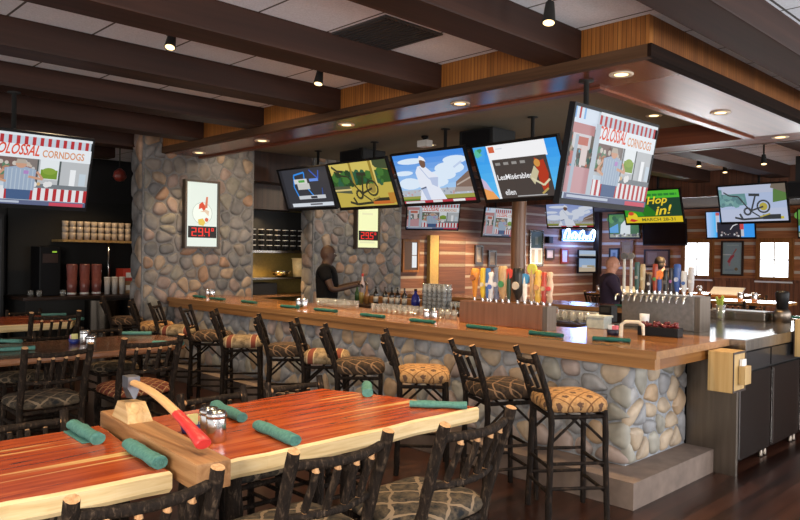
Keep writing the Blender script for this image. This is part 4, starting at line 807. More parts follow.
def seating(name, label, cat, seat, seed, stool=False, group=None):
    rn = random.Random(seed); o = thing(name, label, cat, (0, 0, 0), 0, group)
    H, TOP, w, d, r, lean = (.72, 1.105, .36, .36, .021, .13) if stool else (.40, .90, .46, .40, .026, .15)
    bk = [MT['barkdark'] if stool else MT['bark'], MT['cut']]; kk = .02 if stool else .0
    def bl(s_, z): 
        if z <= H: return Vector((s_*(w/2+kk*(1-z/H)), -d/2-kk*(1-z/H), z))
        t = (z-H)/(TOP-H); return Vector((s_*(w/2+.012*t), -d/2-lean*(t**1.15), z))
    def fl(s_, z): return Vector((s_*(w/2+kk*(1-z/H)), d/2+kk*(1-z/H), z))
    for s_ in (-1, 1):
        log(B(), [bl(s_, 0), bl(s_, H*.5), bl(s_, H), bl(s_, H+(TOP-H)*.5), bl(s_, TOP)], r, rn, 10).build('leg', bk, o)
        log(B(), [fl(s_, 0), fl(s_, H*.5), fl(s_, H+.015)], r*.92, rn, 10).build('leg', bk, o)
    zt = TOP-.062; zb = H+.135 if stool else H+.215
    bow = .045
    def rail(z, rr, nm):
        a, b = bl(-1, z), bl(1, z); g = (b-a).normalized()*r*.95; mid = (a+b)/2+Vector((0, -bow, .0))
        pts = [a+g]+[(a+g)*(1-t)**2+(mid+Vector((0, -bow, -.012)))*2*t*(1-t)+(b-g)*t*t for t in (.2, .4, .6, .8)]+[b-g]
        log(B(), pts, rr, rn, 9, .003, 1, 1, .0 if stool else .018).build(nm, bk, o)
        return lambda t: (a+g)*(1-t)**2+(mid+Vector((0, -bow, -.012)))*2*t*(1-t)+(b-g)*t*t
    f1 = rail(zt, r*.8, 'top_rail'); f0 = rail(zb, r*.66, 'lower_rail')
    for k in range(4):
        t = .17+.22*k; log(B(), [f0(t)+Vector((0, 0, r*.8)), f1(t)-Vector((0, 0, r*1.1))], r*.62, rn, 8, .004, 1, 1.0, .012 if stool else .02).build('spindle', bk, o)
    def rung(a, b, rr, nm='stretcher'):
        g = (b-a).normalized()*r*.6; log(B(), [a+g, (a+b)/2, b-g], rr, rn, 8, .004, 1, 1.0, .0).build(nm, bk, o)
    zs = (.20, .36) if stool else (.14, .24)
    for j, z in enumerate(zs):
        for s_ in (-1, 1): rung(bl(s_, z+.03), fl(s_, z+.03), r*.55)
        rung(fl(-1, z), fl(1, z), r*.6)
        if j == 0 or stool: rung(bl(-1, z), bl(1, z), r*.55)
    zf = H-.03
    for a, b in ((bl(-1, zf), bl(1, zf)), (fl(-1, zf), fl(1, zf)), (bl(-1, zf), fl(-1, zf)), (bl(1, zf), fl(1, zf))): rung(a, b, r*.7, 'seat_rail')
    if stool:
        for s_ in (-1, 1): rung(bl(s_, H-.2), (bl(s_, zf)+fl(s_, zf))/2, r*.45, 'brace'); rung(fl(s_, H-.2), (bl(s_, zf)+fl(s_, zf))/2, r*.45, 'brace')
    cushion(w+.07, d+.07, .11 if stool else .09, H).build('seat', seat, o); return o
proto = {k: seating('bar_stool', 'x', 'stool', MT['seat_'+k], 31+i, True, 'bar stools along the stone bar') for i, k in enumerate(('tan', 'dark', 'patch'))}
SEATN = {'tan': 'tan diamond patterned seat', 'dark': 'dark twig patterned seat', 'patch': 'patchwork seat with red bands'}
used = set()
STO = ((134, 295, 24, 'dark'), (156, 298.6, 28, 'tan'), (177, 301, 42, 'patch'), (200, 305, 44, 'dark'), (227, 309, 37, 'patch'), (260, 315, 37, 'dark'), (299, 319, 44, 'patch'), (346, 324, 42, 'dark'), (394, 330, 45, 'tan'), (461, 342, 26, 'dark'), (525, 349, 36, 'tan'))
for k, (px, py, a, kind) in enumerate(STO):
    p = at(px, py, z=1.105); a = math.radians(a); f = Vector((math.sin(a), math.cos(a), 0)); c = p+f*.31; c.y = 4.04 if k == 7 else 4.17 if k in (6, 8) else min(max(c.y, 4.06), 4.17)
    lab = 'log bar stool with %s, %s from the stone column' % (SEATN[kind], ORD[k])
    if kind not in used: used.add(kind); o = proto[kind]; o.location = (c.x, c.y, 0); o.rotation_euler.z = -a; o['label'] = lab
    else: dup(proto[kind], (c.x, c.y, 0), -a, lab)
ch0 = seating('dining_chair', 'hickory log dining chair at the cedar table, its back under the tap of the timber divider', 'chair', MT['seat_camo'], 51, False, 'hickory dining chairs')
ch1 = seating('dining_chair', 'x', 'chair', MT['seat_red'], 57, False, 'hickory dining chairs')
ch0.location = (-2.66, 1.92, 0); ch0.rotation_euler.z = PI/2; ch0.scale = (1.05,)*3; ch0['label'] = 'bark covered chair at the cedar table, middle of three backs in front'
dup(ch0, (-2.67, 1.085, 0), PI/2, 'bark covered chair at the cedar table, in front of the timber divider', scale=1.05)
dup(ch0, (-2.52, 2.60, 0), PI/2+.06, 'bark covered chair at the cedar table, front one nearest the bar stools', scale=1.08)
for y, lab in ((3.0, 'hickory chair across the cedar table, nearest the bar'), (2.36, 'hickory chair across the cedar table behind the two shakers'), (1.22, 'hickory chair across the cedar table at the left edge')): dup(ch0, (-3.82, y, 0), -PI/2, lab, scale=.925)
dup(ch0, (-6.46, 2.08, 0), PI/2, 'hickory chair with its back to us at the brown table, left one'); ch1.location = (-6.4, 2.85, 0); ch1.rotation_euler.z = PI/2; ch1.scale = (1.08,)*3; ch1['label'] = 'hickory chair with rust woven seat at the brown table, behind the axe'
dup(ch0, (-8.12, 3.35, 0), -PI/2, 'hickory chair across the brown table, close to the first bar stool', scale=.93); dup(ch0, (-9.28, 3.0, 0), PI/2, 'hickory chair behind the brown table, facing the far cedar table', scale=1.1)
dup(ch0, (-11.1, 3.4, 0), -PI/2, 'hickory chair on the far side of the farthest cedar table', scale=.93); dup(ch0, (-8.12, 2.4, 0), -PI/2, 'hickory chair across the brown table, left of the blue sugar cup', scale=.9)

# ------------------------------------------------------------------ tables
def live(poly, seed, amp=.012, step=.12):
    r = random.Random(seed); out = []
    for i, (a, b) in enumerate(zip(poly, poly[1:]+poly[:1])):
        L = math.hypot(b[0]-a[0], b[1]-a[1]); n = max(1, int(L/step))
        for k in range(n):
            t = k/n; j = amp if k else 0; out.append((a[0]+(b[0]-a[0])*t+r.uniform(-j, j), a[1]+(b[1]-a[1])*t+r.uniform(-j, j)))
    return out
def slab(poly, z0, z1, mats):
    n = len(poly); cx = sum(p[0] for p in poly)/n; cy = sum(p[1] for p in poly)/n; m = B(); b = .014
    ins = []
    for i, (x, y) in enumerate(poly):
        a, c = poly[i-1], poly[(i+1) % n]; tx, ty = c[0]-a[0], c[1]-a[1]; L = math.hypot(tx, ty); ins.append((x-ty/L*b, y+tx/L*b))
    lev = [([(x, y) for x, y in ins], z0), (poly, z0+.02), (poly, z1-.012), (ins, z1)]
    vs = [(x, y, z) for p, z in lev for x, y in p]; fs = []
    for l in range(3):
        for i in range(n): fs.append((l*n+i, l*n+(i+1) % n, (l+1)*n+(i+1) % n, (l+1)*n+i))
    m.add(vs, fs, 1); m.add(vs[:n], [tuple(range(n-1, -1, -1))], 1); m.add(vs[3*n:], [tuple(range(n))], 0); return m.build('table_top', mats, None)
def table(label, poly, z0, z1, mats, legs, seed):
    x = sum(p[0] for p in poly)/len(poly); y = sum(p[1] for p in poly)/len(poly); o = thing('dining_table', label, 'table', (x, y, 0))
    s_ = slab(live([(a-x, b-y) for a, b in poly], seed), z0, z1, mats); s_.parent = o; rn = random.Random(seed)
    for lx, ly in legs: log(B(), [(lx-x, ly-y, 0), (lx-x, ly-y, z0)], .045, rn, 12).build('leg', [MT['bark'], MT['cut']], o)
    return o
CE = [MT['cedar'], MT['sapwood']]
table('glossy red cedar table with pale live edges, right of the timber divider', [(-2.9, 1.682), (-2.90, 2.6), (-2.91, 3.55), (-4.05, 3.18), (-4.0, 2.4), (-3.98, 1.80)], .665, .76, CE, ((-3.2, 1.95), (-3.5, 1.95), (-3.2, 2.72), (-3.5, 2.72)), 2)
table('glossy red cedar table with pale live edges, left of the timber divider', [(-3.02, -.6), (-2.99, .6), (-2.93, 1.48), (-3.97, 1.575), (-3.98, .6), (-3.98, -.6)], .665, .76, CE, ((-3.3, -.3), (-3.5, -.3), (-3.2, .7), (-3.5, .7)), 3)
table('plain brown wood table behind the cedar tables', [(-6.86, .5), (-6.83, 3.3), (-6.96, 3.64), (-7.4, 3.82), (-7.8, 3.8), (-8.0, 3.5), (-8.02, .5)], .70, .76, [MT['table2'], MT['table2']], ((-7.3, .9), (-7.6, .9), (-7.3, 2.5), (-7.6, 2.5)), 4)
table('farthest red cedar table with pale edge at the left', [(-9.92, 1.2), (-9.92, 3.55), (-10.4, 3.8), (-11.2, 3.75), (-11.2, 1.2)], .67, .76, CE, ((-10.3, 1.5), (-10.7, 1.5), (-10.3, 2.5), (-10.7, 2.5)), 5)
o = thing('timber_divider', 'tan square timber laid across the gap between the cedar tables', 'timber', (0, 0, 0)); tb = B(); tb.x = Matrix.Translation((-2.745, 1.578, 0)) @ Matrix.Rotation(-.082, 4, 'Z'); tb.box((-1.30, -.08, .70), (0, .08, .822), 0, .014); rr = random.Random(3)
t_ = tb.build('beam', MT['timber'], o); log(B(), [(-3.0, 1.595, 0), (-3.0, 1.595, .70)], .045, rr, 12).build('leg', [MT['bark'], MT['cut']], o); log(B(), [(-3.9, 1.67, 0), (-3.9, 1.67, .70)], .045, rr, 12).build('leg', [MT['bark'], MT['cut']], o)
o = thing('chopping_block', 'pale chipped wood block on the timber under the axe head', 'wood block', (-3.75, 1.66, .822), -.082)
m = B(); m.x = Matrix.Diagonal((.78, .66, .92, 1)); m.add([(-.16, -.10, 0), (.16, -.10, 0), (.16, .10, 0), (-.16, .10, 0), (-.11, -.075, .095), (.05, -.08, .105), (.06, .08, .10), (-.12, .075, .09), (.13, -.085, .05), (.13, .085, .05)], [(0, 3, 2, 1), (0, 1, 8, 5, 4), (1, 2, 9, 8), (2, 3, 7, 6, 9), (3, 0, 4, 7), (4, 5, 6, 7), (5, 8, 9, 6)]); m.build('block', MT['blockw'], o)
ax = thing('axe', 'axe with red handle end, its head resting on the pale wood block', 'axe', (-3.77, 1.66, .918), -.07)
hm = B(); hm.x = Matrix.Diagonal((.80, 1.25, 1.0, 1))
hm.add([(-.05, -.026, .13), (.055, -.026, .13), (.055, .026, .13), (-.05, .026, .13), (-.05, -.026, .07), (.055, -.026, .07), (.055, .026, .07), (-.05, .026, .07), (-.072, -.004, .005), (.07, -.004, .012), (.07, .004, .012), (-.072, .004, .005)],
       [(0, 1, 2, 3), (0, 4, 5, 1), (1, 5, 6, 2), (2, 6, 7, 3), (3, 7, 4, 0), (4, 8, 9, 5), (5, 9, 10, 6), (6, 10, 11, 7), (7, 11, 8, 4), (8, 11, 10, 9)])
hm.build('axe_head', metal('worn grey axe steel', (.20, .20, .225), .55, .3), ax)
def hp(t): return Vector((.02+.895*t, 0, .098-.035*t-.118*t**2.9+.006*math.sin(t*2*PI)))
B().path([hp(i/12*.66) for i in range(13)], [.023, .023, .023, .023, .0235, .024, .024, .024, .0245, .025, .025, .0255, .026], 12, 0, None, 0, None, .72).build('handle', MT['handle'], ax)
B().path([hp(.66+i/8*.32) for i in range(9)]+[hp(.985)], [.0275, .028, .0285, .029, .03, .031, .034, .037, .039, .034], 12, 0, None, 0, None, .72).build('red_grip', plain('red painted wood', (.52, .03, .03), .4), ax)
for px, py, lab, s_ in ((209, 436, 'chrome shaker on the cedar table behind the other, beside the sugar cup', 1.3), (216, 441, 'chrome shaker on the cedar table nearest the axe grip', 1.35)): p = at(px, py, z=.76); shaker((p.x, p.y, .76), lab, s_)
def sugar(p, label, col):
    o = thing('sugar_cup', label, 'sugar cup', p); B().lathe([(.045, 0), (.055, .05), (.05, .05), (.04, .006), (0, .006)], seg=16).build('cup', plain('navy glaze', (.015, .03, .17), .3), o)
    for k, c in enumerate(((.75, .28, .45), (.7, .7, .68), (.66, .60, .25))): B().box((-.03+k*.02, -.032, .02), (-.016+k*.02, .03, .085+.008*k)).build('packet', plain('paper packet', c, .6), o)
p = at(189, 434, z=.76); sugar((p.x-.02, p.y+.02, .76), 'navy cup of sugar packets on the cedar table behind the axe grip', 0)
p = at(74, 343.5, z=.76); sugar((p.x, p.y, .76), 'navy cup of pink and yellow sugar packets on the brown table', 0)
for px, py, lab in ((84.5, 344, 'chrome shaker on the brown table, close to the navy cup'), (91, 350, 'chrome shaker on the brown table, in front of its pair')): p = at(px, py, z=.76); shaker((p.x, p.y, .76), lab, 1.25)
for px, py, rz, L, lab in ((85, 437, -.05, .38, 'teal rolled napkin on the left cedar table, near its far edge'), (143, 459, -.08, .40, 'teal rolled napkin on the left cedar table, just left of the timber'), (276, 438, -.1, .40, 'teal rolled napkin on the cedar table right of the shakers'),
                       (228, 416, -.15, .40, 'teal rolled napkin behind the chrome shakers on the cedar table'), (367, 393, 2.42, .30, 'short teal rolled napkin at the far corner of the cedar table'), (438, 408, .72, .36, 'teal folded napkin lying along the right end of the cedar table')):
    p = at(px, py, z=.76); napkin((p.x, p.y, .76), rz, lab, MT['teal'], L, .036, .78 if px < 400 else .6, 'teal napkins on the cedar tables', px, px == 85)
for px, py, rz, lab in ((137, 335, .9, 'teal napkin on the brown table, beside the far end'), (168, 345, .7, 'teal napkin on the brown table at its right end'), (6, 343, .7, 'teal napkin on the brown table at the left frame edge, far side'), (16, 351, 1.4, 'teal napkin on the brown table at the left frame edge, near side'), (54, 316, 1.2, 'teal napkin across the farthest cedar table'), (72, 320, .7, 'teal napkin at the near right of the farthest cedar table')):
    p = at(px, py, z=.76); napkin((p.x, p.y, .76), rz, lab, MT['teal'], .32, .034, .6, 'teal napkins on the back tables', int(px), False)

# ------------------------------------------------------------------ far dining area
def pub(x, y, label, w=1.1):
    o = thing('pub_table', label, 'table', (x, y, 0), 0, 'far pub tables'); B().box((-w/2, -.4, 1.0), (w/2, .4, 1.05), 0, .01).build('table_top', MT['bartop'], o); B().lathe([(.3, 0), (.28, .03), (.05, .06), (.05, .98), (.2, 1.0)], seg=14).build('pedestal', MT['matte'], o); return o
for x, y, lab in ((-6.9, 12.6, 'glossy pub table beyond the bar, below the left window'), (-4.35, 12.2, 'glossy pub table beyond the bar at the right edge'), (-5.6, 14.2, 'glossy pub table beyond the bar, below the right window'), (-7.6, 15.6, 'glossy pub table beyond the bar, below the framed poster')): pub(x, y, lab)
k = 0
for x, y, a, kind, lab in ((-6.9, 11.95, 0, 'dark', 'left of the celery glass'), (-5.2, 11.45, .1, 'dark', 'behind the steel pan'), (-4.3, 11.5, 0, 'dark', 'behind the drink machine'), (-5.6, 13.4, 0, 'dark', 'below the right window'), (-6.3, 13.3, PI, 'tan', 'beyond the left window table'), (-4.7, 13.0, PI, 'tan', 'at the right edge')):
    dup(proto[kind], (x, y, 0), a, 'far hickory bar stool at a pub table, %s' % lab, 'stools at the far pub tables')
for kx, (x, y) in enumerate(((-7.3, 12.5), (-4.5, 12.1), (-4.3, 12.15), (-6.02, 14.1))): shaker((x, y, 1.05), 'small shaker on the far pub table, %s from the left' % ORD[kx], 1.2)
def menu(x, y, lab, z=1.05):
    o = thing('menu_stand', lab, 'menu stand', (x, y, z)); m = B(); m.add([(-.3, -.12, 0), (.3, -.12, 0), (.3, .1, .13), (-.3, .1, .13), (-.3, -.1, 0), (.3, -.1, 0), (.3, .12, .12), (-.3, .12, .12)], [(0, 1, 2, 3), (7, 6, 5, 4), (0, 4, 5, 1), (1, 5, 6, 2), (2, 6, 7, 3), (3, 7, 4, 0)]); m.build('board', MT['white'], o); B().box((-.02, .0, 0), (.02, .1, .06)).build('prop', MT['black'], o)
menu(-6.9, 12.65, 'white tilted menu board on the far table under the left window'); menu(-5.55, 14.25, 'white tilted menu board on the far table under the right window')

# ------------------------------------------------------------------ things on the far walls
def picture(loc, rz, w, h, label, fn, frame=None, cat='picture'):
    o = thing('framed_picture', label, cat, loc, rz); f = B(); t = .045
    f.box((-w/2, -.02, -h/2), (-w/2+t, .02, h/2)).box((w/2-t, -.02, -h/2), (w/2, .02, h/2)).box((-w/2+t, -.02, h/2-t), (w/2-t, .02, h/2)).box((-w/2+t, -.02, -h/2), (w/2-t, .02, -h/2+t)); f.build('frame', frame or MT['darkwood'], o)
    B().box((-w/2+t, .0, -h/2+t), (w/2-t, .018, h/2-t)).build('backing', MT['matte'], o)
    p = Pic(w-2*t, h-2*t, .001, 0, 'print'); fn(p); p.build('print', o); return o
def poster(p):
    p.rect(0, 0, 1, 1, (.24, .32, .32)); p.rect(.2, .90, .84, .93, (.34, .42, .40)); p.rect(.12, .10, .6, .16, (.20, .27, .29)); p.poly([(.24, .40), (.42, .58), (.62, .64), (.60, .56), (.44, .44), (.36, .30)], (.45, .05, .06)); p.poly([(.50, .62), (.62, .66), (.74, .78), (.70, .82)], (.38, .10, .07)); p.rect(.02, .60, .45, .63, (.55, .57, .55)); p.poly([(.30, .36), (.42, .36), (.40, .24), (.32, .26)], (.40, .22, .24)); p.disc(.72, .16, .09, (.20, .14, .07))
def pl(c, *sp):
    def f(p):
        p.rect(0, 0, 1, 1, c)
        for u0, v0, u1, v1, cc in sp: p.rect(u0, v0, u1, v1, cc)
    return f
YW = 18.96
picture((-7.27, YW-.0, 1.75), 0, .56, .90, 'framed grey poster with a red flying figure between the two windows', poster, cat='poster')
picture((-10.2, YW, 1.93), 0, .42, .60, 'brown framed picture on the log wall above the bald man', pl((.26, .15, .06), (.2, .2, .8, .8, (.32, .2, .09))), MT['panel']); picture((-10.6, YW, 1.75), 0, .32, .5, 'small black framed picture behind the bald man', pl((.3, .34, .36), (.3, .1, .7, .8, (.12, .16, .2))), MT['matte'])
picture((-9.3, YW, 1.72), 0, .75, .5, 'wide framed picture behind the man with dark hair', pl((.22, .12, .08), (.1, .1, .5, .9, (.3, .2, .15))))
XW = -11.17
picture((XW, 13.53, 1.75), PI/2, .30, .46, 'tall narrow picture on the dull log wall left of the log post', pl((.28, .22, .18), (.3, .2, .7, .8, (.4, .36, .32)))); picture((XW, 14.05, 1.66), PI/2, .32, .40, 'small brown picture on the dull log wall behind the taps', pl((.26, .18, .14), (.2, .2, .8, .7, (.34, .26, .2))))
picture((XW, 15.92, 1.95), PI/2, .62, .95, 'dark green and white poster right of the log post', pl((.02, .05, .045), (0, 0, 1, .5, (.70, .72, .74)), (.1, .05, .35, .45, (.42, .38, .33)), (.65, .05, .92, .45, (.45, .40, .34)), (.38, .6, .62, .85, (.12, .14, .12))), MT['steel'], 'poster')
picture((XW, 16.55, 1.80), PI/2, .40, .30, 'small framed picture left under the blue neon sign', pl((.45, .40, .5), (.2, .2, .8, .8, (.55, .5, .55)))); picture((XW, 17.27, 1.75), PI/2, .36, .42, 'small red framed picture right under the blue neon sign', pl((.5, .46, .6)), plain('red frame', (.25, .03, .02), .4))
o = thing('wall_speaker', 'tiny black speaker on the wall left of the blue neon sign', 'speaker', (XW, 16.42, 2.18)); B().box((0, -.1, -.09), (.12, .1, .09), 0, .01).build('housing', MT['black'], o); B().box((.12, -.08, -.07), (.125, .08, .07)).build('grille', MT['matte'], o)
tv((-11.05, 18.25, 1.49), PI/2, .0, 'small lit television low on the wall below the blue neon sign', pl((.25, .36, .52), (0, 0, 1, .35, (.42, .34, .24)), (.2, .3, .8, .5, (.5, .5, .5)), (.5, .35, .95, .48, (.3, .25, .15))), .95, .44, pole=False, wg=.14); tv((-11.05, 18.25, 1.83), PI/2, .0, 'narrow lit screen directly under the blue neon sign', pl((.35, .45, .6), (0, 0, 1, .3, (.4, .42, .4))), .95, .22, pole=False, wg=.14)
ne = thing('neon_sign', 'glowing blue white neon script sign on the log wall', 'neon sign', (XW+.06, 17.9, 2.32), PI/2)
B().box((-.82, .03, -.16), (.82, .05, .17)).build('backing', plain('clear blue acrylic', (.05, .10, .25), .3), ne); m = B(); x = -.75
for k, (hh, lp) in enumerate(((.15, 1), (.0, 1), (.07, 1), (.0, 1), (.12, 1), (.0, 1), (.0, 1), (.15, 1))):
    w_ = .19; pts = [(x+w_*(t-.30*math.sin(2*PI*t))+.25*(.075+hh)*(1-math.cos(2*PI*t)), 0, -.07+(.075+hh)*(1-math.cos(2*PI*t))/2*1.2) for t in [i/14 for i in range(15)]]; m.path(pts, .024, 7); x += w_
m.build('tube', glow('neon tube', (.45, .68, 1.0), 7.0), ne); m = B().path([(-.78, 0, -.14), (0, 0, -.125), (.8, 0, -.11)], .013, 7); m.build('underline_tube', glow('neon tube', (.30, .5, 1.0), 6.0), ne)
o = thing('wall_mirror', 'wood framed window mirror on the log wall right beside the stone column', 'mirror', (XW, 11.18, 1.70), PI/2); f = B(); w, h, t = .42, .62, .05
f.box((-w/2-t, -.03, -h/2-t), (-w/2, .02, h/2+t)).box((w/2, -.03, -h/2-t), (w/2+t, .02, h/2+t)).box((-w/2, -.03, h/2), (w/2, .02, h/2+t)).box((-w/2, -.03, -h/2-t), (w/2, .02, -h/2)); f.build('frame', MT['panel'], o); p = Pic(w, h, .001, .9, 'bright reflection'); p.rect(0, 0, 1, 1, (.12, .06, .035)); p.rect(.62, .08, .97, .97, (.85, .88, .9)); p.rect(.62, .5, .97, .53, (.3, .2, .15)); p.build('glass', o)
o = thing('door_1', 'dark wood door beside the ochre door post on the dull log wall', 'door', (XW-.02, 12.55, 0), kind='structure'); B().box((0, -.46, 0), (.04, .46, 2.15)).build('door_panel', wood('brown door wood', (.06, .022, .01), (.11, .04, .018), (.16, .065, .03), 'y', 1, .5), o); B().box((0, -.82, 0), (.10, -.54, 2.17)).build('door_post', plain('ochre painted wood', (.36, .24, .07), .5), o); b = B()
for z in (2.03, 1.777, 1.497): b.box((.04, -.46, z-.035), (.045, .46, z+.03))
b.build('chinking', plain('chinking', (.20, .17, .14), .8), o)

# ------------------------------------------------------------------ people
def skin_mesh(vs, ed, rad, sub=2):
    me = bpy.data.meshes.new('s'); me.from_pydata(vs, ed, []); o = bpy.data.objects.new('s', me); C.objects.link(o); o.modifiers.new('k', 'SKIN')
    for i, r in enumerate(rad): me.skin_vertices[0].data[i].radius = r if hasattr(r, '__len__') else (r, r)
    me.skin_vertices[0].data[0].use_root = True
    sb = o.modifiers.new('b', 'SUBSURF'); sb.levels = sb.render_levels = sub
    bpy.context.view_layer.update(); m2 = bpy.data.meshes.new_from_object(o.evaluated_get(bpy.context.evaluated_depsgraph_get()))
    v = [tuple(p.co) for p in m2.vertices]; f = [list(p.vertices) for p in m2.polygons]; bpy.data.objects.remove(o); bpy.data.meshes.remove(me); bpy.data.meshes.remove(m2); return v, f
def person(label, loc, rz, h, skin, shirt, trousers, hair, arms, sleeve=.5, tilt=0.0):
    o = thing('person', label, 'person', loc, rz); S = h/1.78
    def V(x, y, z): return (x*S, y*S, z*S)
    vs = [V(0, 0, .96)]; rad = [.10*S]; ed = []
    def add(par, p, r): vs.append(V(*p)); rad.append(tuple(q*S for q in r) if hasattr(r, '__len__') else r*S); ed.append((par, len(vs)-1)); return len(vs)-1
    b1 = add(0, (0, .01, 1.12), .10); b2 = add(b1, (0, .0, 1.30), .115); b3 = add(b2, (0, -.02, 1.44), .10); nk = add(b3, (0, .0, 1.51), .070)
    j = add(nk, (0, .03+tilt*.3, 1.565), .084); hd_ = add(j, (0, .018+tilt, 1.63), (.095, .11)); cr = add(hd_, (0, .005+tilt, 1.70), (.082, .095))
    hands = []
    for s_, (el, wr) in zip((-1, 1), arms):
        sh = add(b3, (s_*.17, -.02, 1.42), .062); e = add(sh, el, .044); w_ = add(e, wr, .032); dv = (Vector(wr)-Vector(el)).normalized(); pm = Vector(wr)+dv*.07; add(w_, tuple(pm), (.026, .034)); hands.append((Vector(wr), dv, s_))
    for s_ in (-1, 1):
        hp_ = add(0, (s_*.095, 0, .90), .095); kn = add(hp_, (s_*.10, .02, .50), .06); an = add(kn, (s_*.105, -.01, .09), .042); add(an, (s_*.11, .13, .035), .038)
    v, f = skin_mesh(vs, ed, rad); m = B(); m.add(v, f, 0, True); hz = 1.62; m.ball(V(0, .012+tilt, 1.637), (.079*S, .103*S, .115*S), 0, 18, 14)
    for s_ in (-1, 1):
        m.ball(V(s_*.078, .01+tilt, hz), (.012*S, .022*S, .034*S), 0, 8, 6); m.ball(V(s_*.032, .098+tilt, hz+.02), (.013*S, .008*S, .008*S), 1, 8, 5); m.ball(V(s_*.032, .100+tilt, hz+.04), (.022*S, .008*S, .005*S), 2, 8, 5)
    m.path([V(0, .095+tilt, hz+.03), V(0, .118+tilt, hz-.012), V(0, .10+tilt, hz-.022)], [.009*S, .016*S, .009*S], 8); m.ball(V(0, .093+tilt, hz-.052), (.024*S, .008*S, .008*S), 2, 8, 5)
    for wr, dv, s_ in hands:
        u = dv.cross(Vector((0, 0, 1))).normalized() if abs(dv.z) < .9 else Vector((1, 0, 0)); n_ = u.cross(dv); pc = wr+dv*.085
        for k in range(4):
            b_ = pc+u*(k-1.5)*.017; L = (.066, .075, .07, .055)[k]; p1 = b_+dv*L*.5-n_*.006; p2 = p1+dv*L*.22-n_*L*.35; p3 = p2-n_*L*.3-dv*L*.1
            m.path([V(*b_), V(*p1), V(*p2), V(*p3)], [.0095*S, .0088*S, .008*S, .006*S], 7)
        b_ = wr+dv*.03-u*s_*.026; m.path([V(*b_), V(*(b_+dv*.03-u*s_*.02-n_*.015)), V(*(b_+dv*.062-u*s_*.01-n_*.03))], [.011*S, .0105*S, .008*S], 7)
    m.build('body', [skin, plain('eye white', (.5, .48, .45), .3), plain('dark brow and lips', (.05, .022, .016), .6)], o)
    # shirt over torso and upper arms
    vs2 = [V(0, 0, .90)]; rad2 = [.152*S]; ed2 = []
    def a2(par, p, r): vs2.append(V(*p)); rad2.append(r*S); ed2.append((par, len(vs2)-1)); return len(vs2)-1
    c1 = a2(0, (0, .01, 1.12), .155); c2 = a2(c1, (0, .0, 1.30), .175); c3 = a2(c2, (0, -.02, 1.455), .135); a2(c3, (0, .0, 1.525), .088)
    for s_, (el, wr) in zip((-1, 1), arms):
        sh = a2(c3, (s_*.175, -.02, 1.42), .088); E_ = Vector(el)
        if sleeve <= 1: a2(sh, tuple(Vector((s_*.175, -.02, 1.42)).lerp(E_, sleeve)), .072)
        else: e = a2(sh, el, .066); a2(e, tuple(E_.lerp(Vector(wr), .92)), .05)
    v, f = skin_mesh(vs2, ed2, rad2); B().add(v, f, 0, True).build('shirt', shirt, o)
    vs2, rad2, ed2 = [V(0, 0, .95)], [.136*S], []
    for s_ in (-1, 1): a = a2(0, (s_*.097, 0, .88), .106); k_ = a2(a, (s_*.10, .02, .5), .078); a2(k_, (s_*.105, -.01, .06), .066)
    v, f = skin_mesh(vs2, ed2, rad2); B().add(v, f, 0, True).build('trousers', trousers, o)
    for s_ in (-1, 1): B().ball(V(s_*.11, .06, .04), (.05*S, .14*S, .045*S), 0, 12, 8).build('shoe', MT['black'], o)
    if hair:
        m = B(); m.ball(V(0, -.012+tilt, 1.665), (.092*S, .108*S, .09*S), 0, 16, 10); m.ball(V(0, -.05+tilt, 1.605), (.08*S, .07*S, .07*S), 0, 12, 8); m.build('hair', hair, o)
    return o
p = at(327, 262, y=6.25); ba = math.radians(-44)
person('bartender in black t-shirt with shaved head, facing right behind the bar', (p.x, p.y, 0), ba, 1.87, plain('dark brown skin', (.034, .016, .010), .55, 0, .3), plain('black cotton', (.0035, .0035, .004), .9, 0, .1), plain('black trousers', (.012, .012, .014), .8), None, (((-.24, .12, 1.17), (-.08, .40, 1.25)), ((.25, .10, 1.16), (.12, .36, 1.22))), .55)
f = Vector((math.sin(-ba), math.cos(-ba), 0)); q = p+f*.50; o = thing('bottle', 'bottle with red cap held by the bartender', 'bottle', (q.x, q.y, 1.19)); B().lathe([(.03, 0), (.031, .13), (.013, .17), (.012, .22)], seg=12).build('body', plain('clear pink glass', (.4, .3, .28), .2), o); B().lathe([(.016, .22), (.015, .26)], seg=10).build('cap', plain('red cap', (.45, .03, .02), .4), o)
p = at(610, 275, y=9.62)
person('bald man in dark purple sweater at the far side of the bar', (p.x, p.y, 0), math.radians(-50), 1.77, plain('warm fair skin', (.46, .21, .13), .5), plain('dark purple knit', (.022, .010, .026), .9), plain('dark trousers', (.02, .02, .025), .8), None, (((-.25, .10, 1.16), (-.16, .36, 1.13)), ((.25, .10, 1.16), (.18, .36, 1.13))), 2, .02)
p = at(667, 262, y=12.0)
person('man with dark hair seen beyond the steel tap tower', (p.x-.13, p.y, 0), math.radians(25), 1.78, plain('fair skin', (.42, .22, .15), .5), plain('brown shirt', (.09, .06, .05), .8), plain('blue jeans', (.03, .045, .08), .8), plain('dark brown hair', (.03, .02, .014), .6), (((-.24, .05, 1.16), (-.16, .26, 1.10)), ((.24, .05, 1.16), (.16, .26, 1.10))), 2)

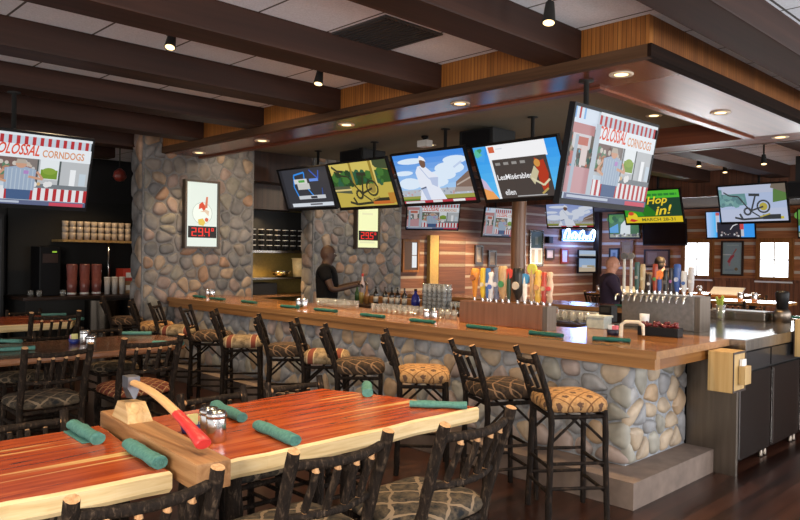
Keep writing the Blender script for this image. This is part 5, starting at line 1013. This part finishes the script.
# ------------------------------------------------------------------ light
w = bpy.data.worlds.new('daylight'); bpy.context.scene.world = w; w.use_nodes = True; bg = w.node_tree.nodes['Background']; bg.inputs[0].default_value = (1.0, .96, .92, 1); bg.inputs[1].default_value = 1.3
def area(loc, aim, sx, sy, e, col):
    l = bpy.data.lights.new('area', 'AREA'); l.shape = 'RECTANGLE'; l.size = sx; l.size_y = sy; l.energy = e; l.color = col
    o = bpy.data.objects.new('window_light', l); C.objects.link(o); o.location = loc; o.rotation_euler = (Vector(aim)-Vector(loc)).to_track_quat('-Z', 'Z').to_euler(); return o
for y_ in (4.6, 7.4, 10.2, 13.0): area((2.4, y_, 1.8), (-4, y_-.6, 1.4), 1.1, 1.5, 100, (.95, .97, 1.0))
area((.6, -2.6, 2.2), (-3.5, 3.0, 1.2), 3.5, 1.6, 380, (1.0, .92, .82))
area((-7.2, 18.7, 1.75), (-6.5, 9, 1.2), 3.4, .9, 130, (.93, .97, 1.0))
pn = bpy.data.lights.new('neon', 'POINT'); pn.energy = 75; pn.color = (.22, .38, 1.0); pn.shadow_soft_size = .25; pno = bpy.data.objects.new('neon_light', pn); C.objects.link(pno); pno.location = (-10.85, 17.6, 2.25)
for x, y, e in ((-3.2, 1.3, 115), (-3.3, 2.7, 115), (-7.2, 2.4, 45), (-10.4, 2.8, 35)): lamp((x, y, 3.15), e, .08, 110, (1.0, .76, .46))  # added spots without fixtures, to make the tables warm and bright
lamp((-12.3, 4.9, 3.0), 45, .06, 130)  # added fill with no fixture, brightens the drinks station shelves
for p_, e_, a_ in (((-8.0, 5.4, 3.2), 110, (-1, .0, -.75)), ((-7.9, 8.3, 3.2), 110, (-1, .05, -.75)), ((-6.6, 3.0, 3.3), 170, (.05, 1, -1.1)), ((-8.6, 3.0, 3.3), 130, (.0, 1, -1.1)), ((-4.6, 3.1, 3.3), 110, (.05, 1, -1.1))): lamp(p_, e_, .08, 100, (1.0, .78, .54), a_)  # added fills without fixtures, lifting the stone columns and bar front
for x, y in ((-7.0, 5.9), (-5.0, 5.9), (-8.6, 6.4)): lamp((x, y, 3.3), 70, .06, 120)  # fill spots added inside the bar, no fixtures modelled
for x, y in ((-10.7, 12.5), (-10.2, 16), (-8.5, 15.5), (-5.5, 12)): lamp((x+.6, y, 2.9), 640, .08, 130)  # added fixtureless spots that brighten the log walls and far dining area
sc_ = bpy.context.scene; sc_.view_settings.view_transform = 'Standard'; sc_.view_settings.look = 'None'; sc_.view_settings.exposure = 0.0; sc_.view_settings.gamma = 1.0; sc_.view_settings.use_curve_mapping = False
sc_.cycles.use_denoising = True; sc_.cycles.max_bounces = 8; sc_.cycles.transparent_max_bounces = 24; sc_.cycles.sample_clamp_indirect = 6.0
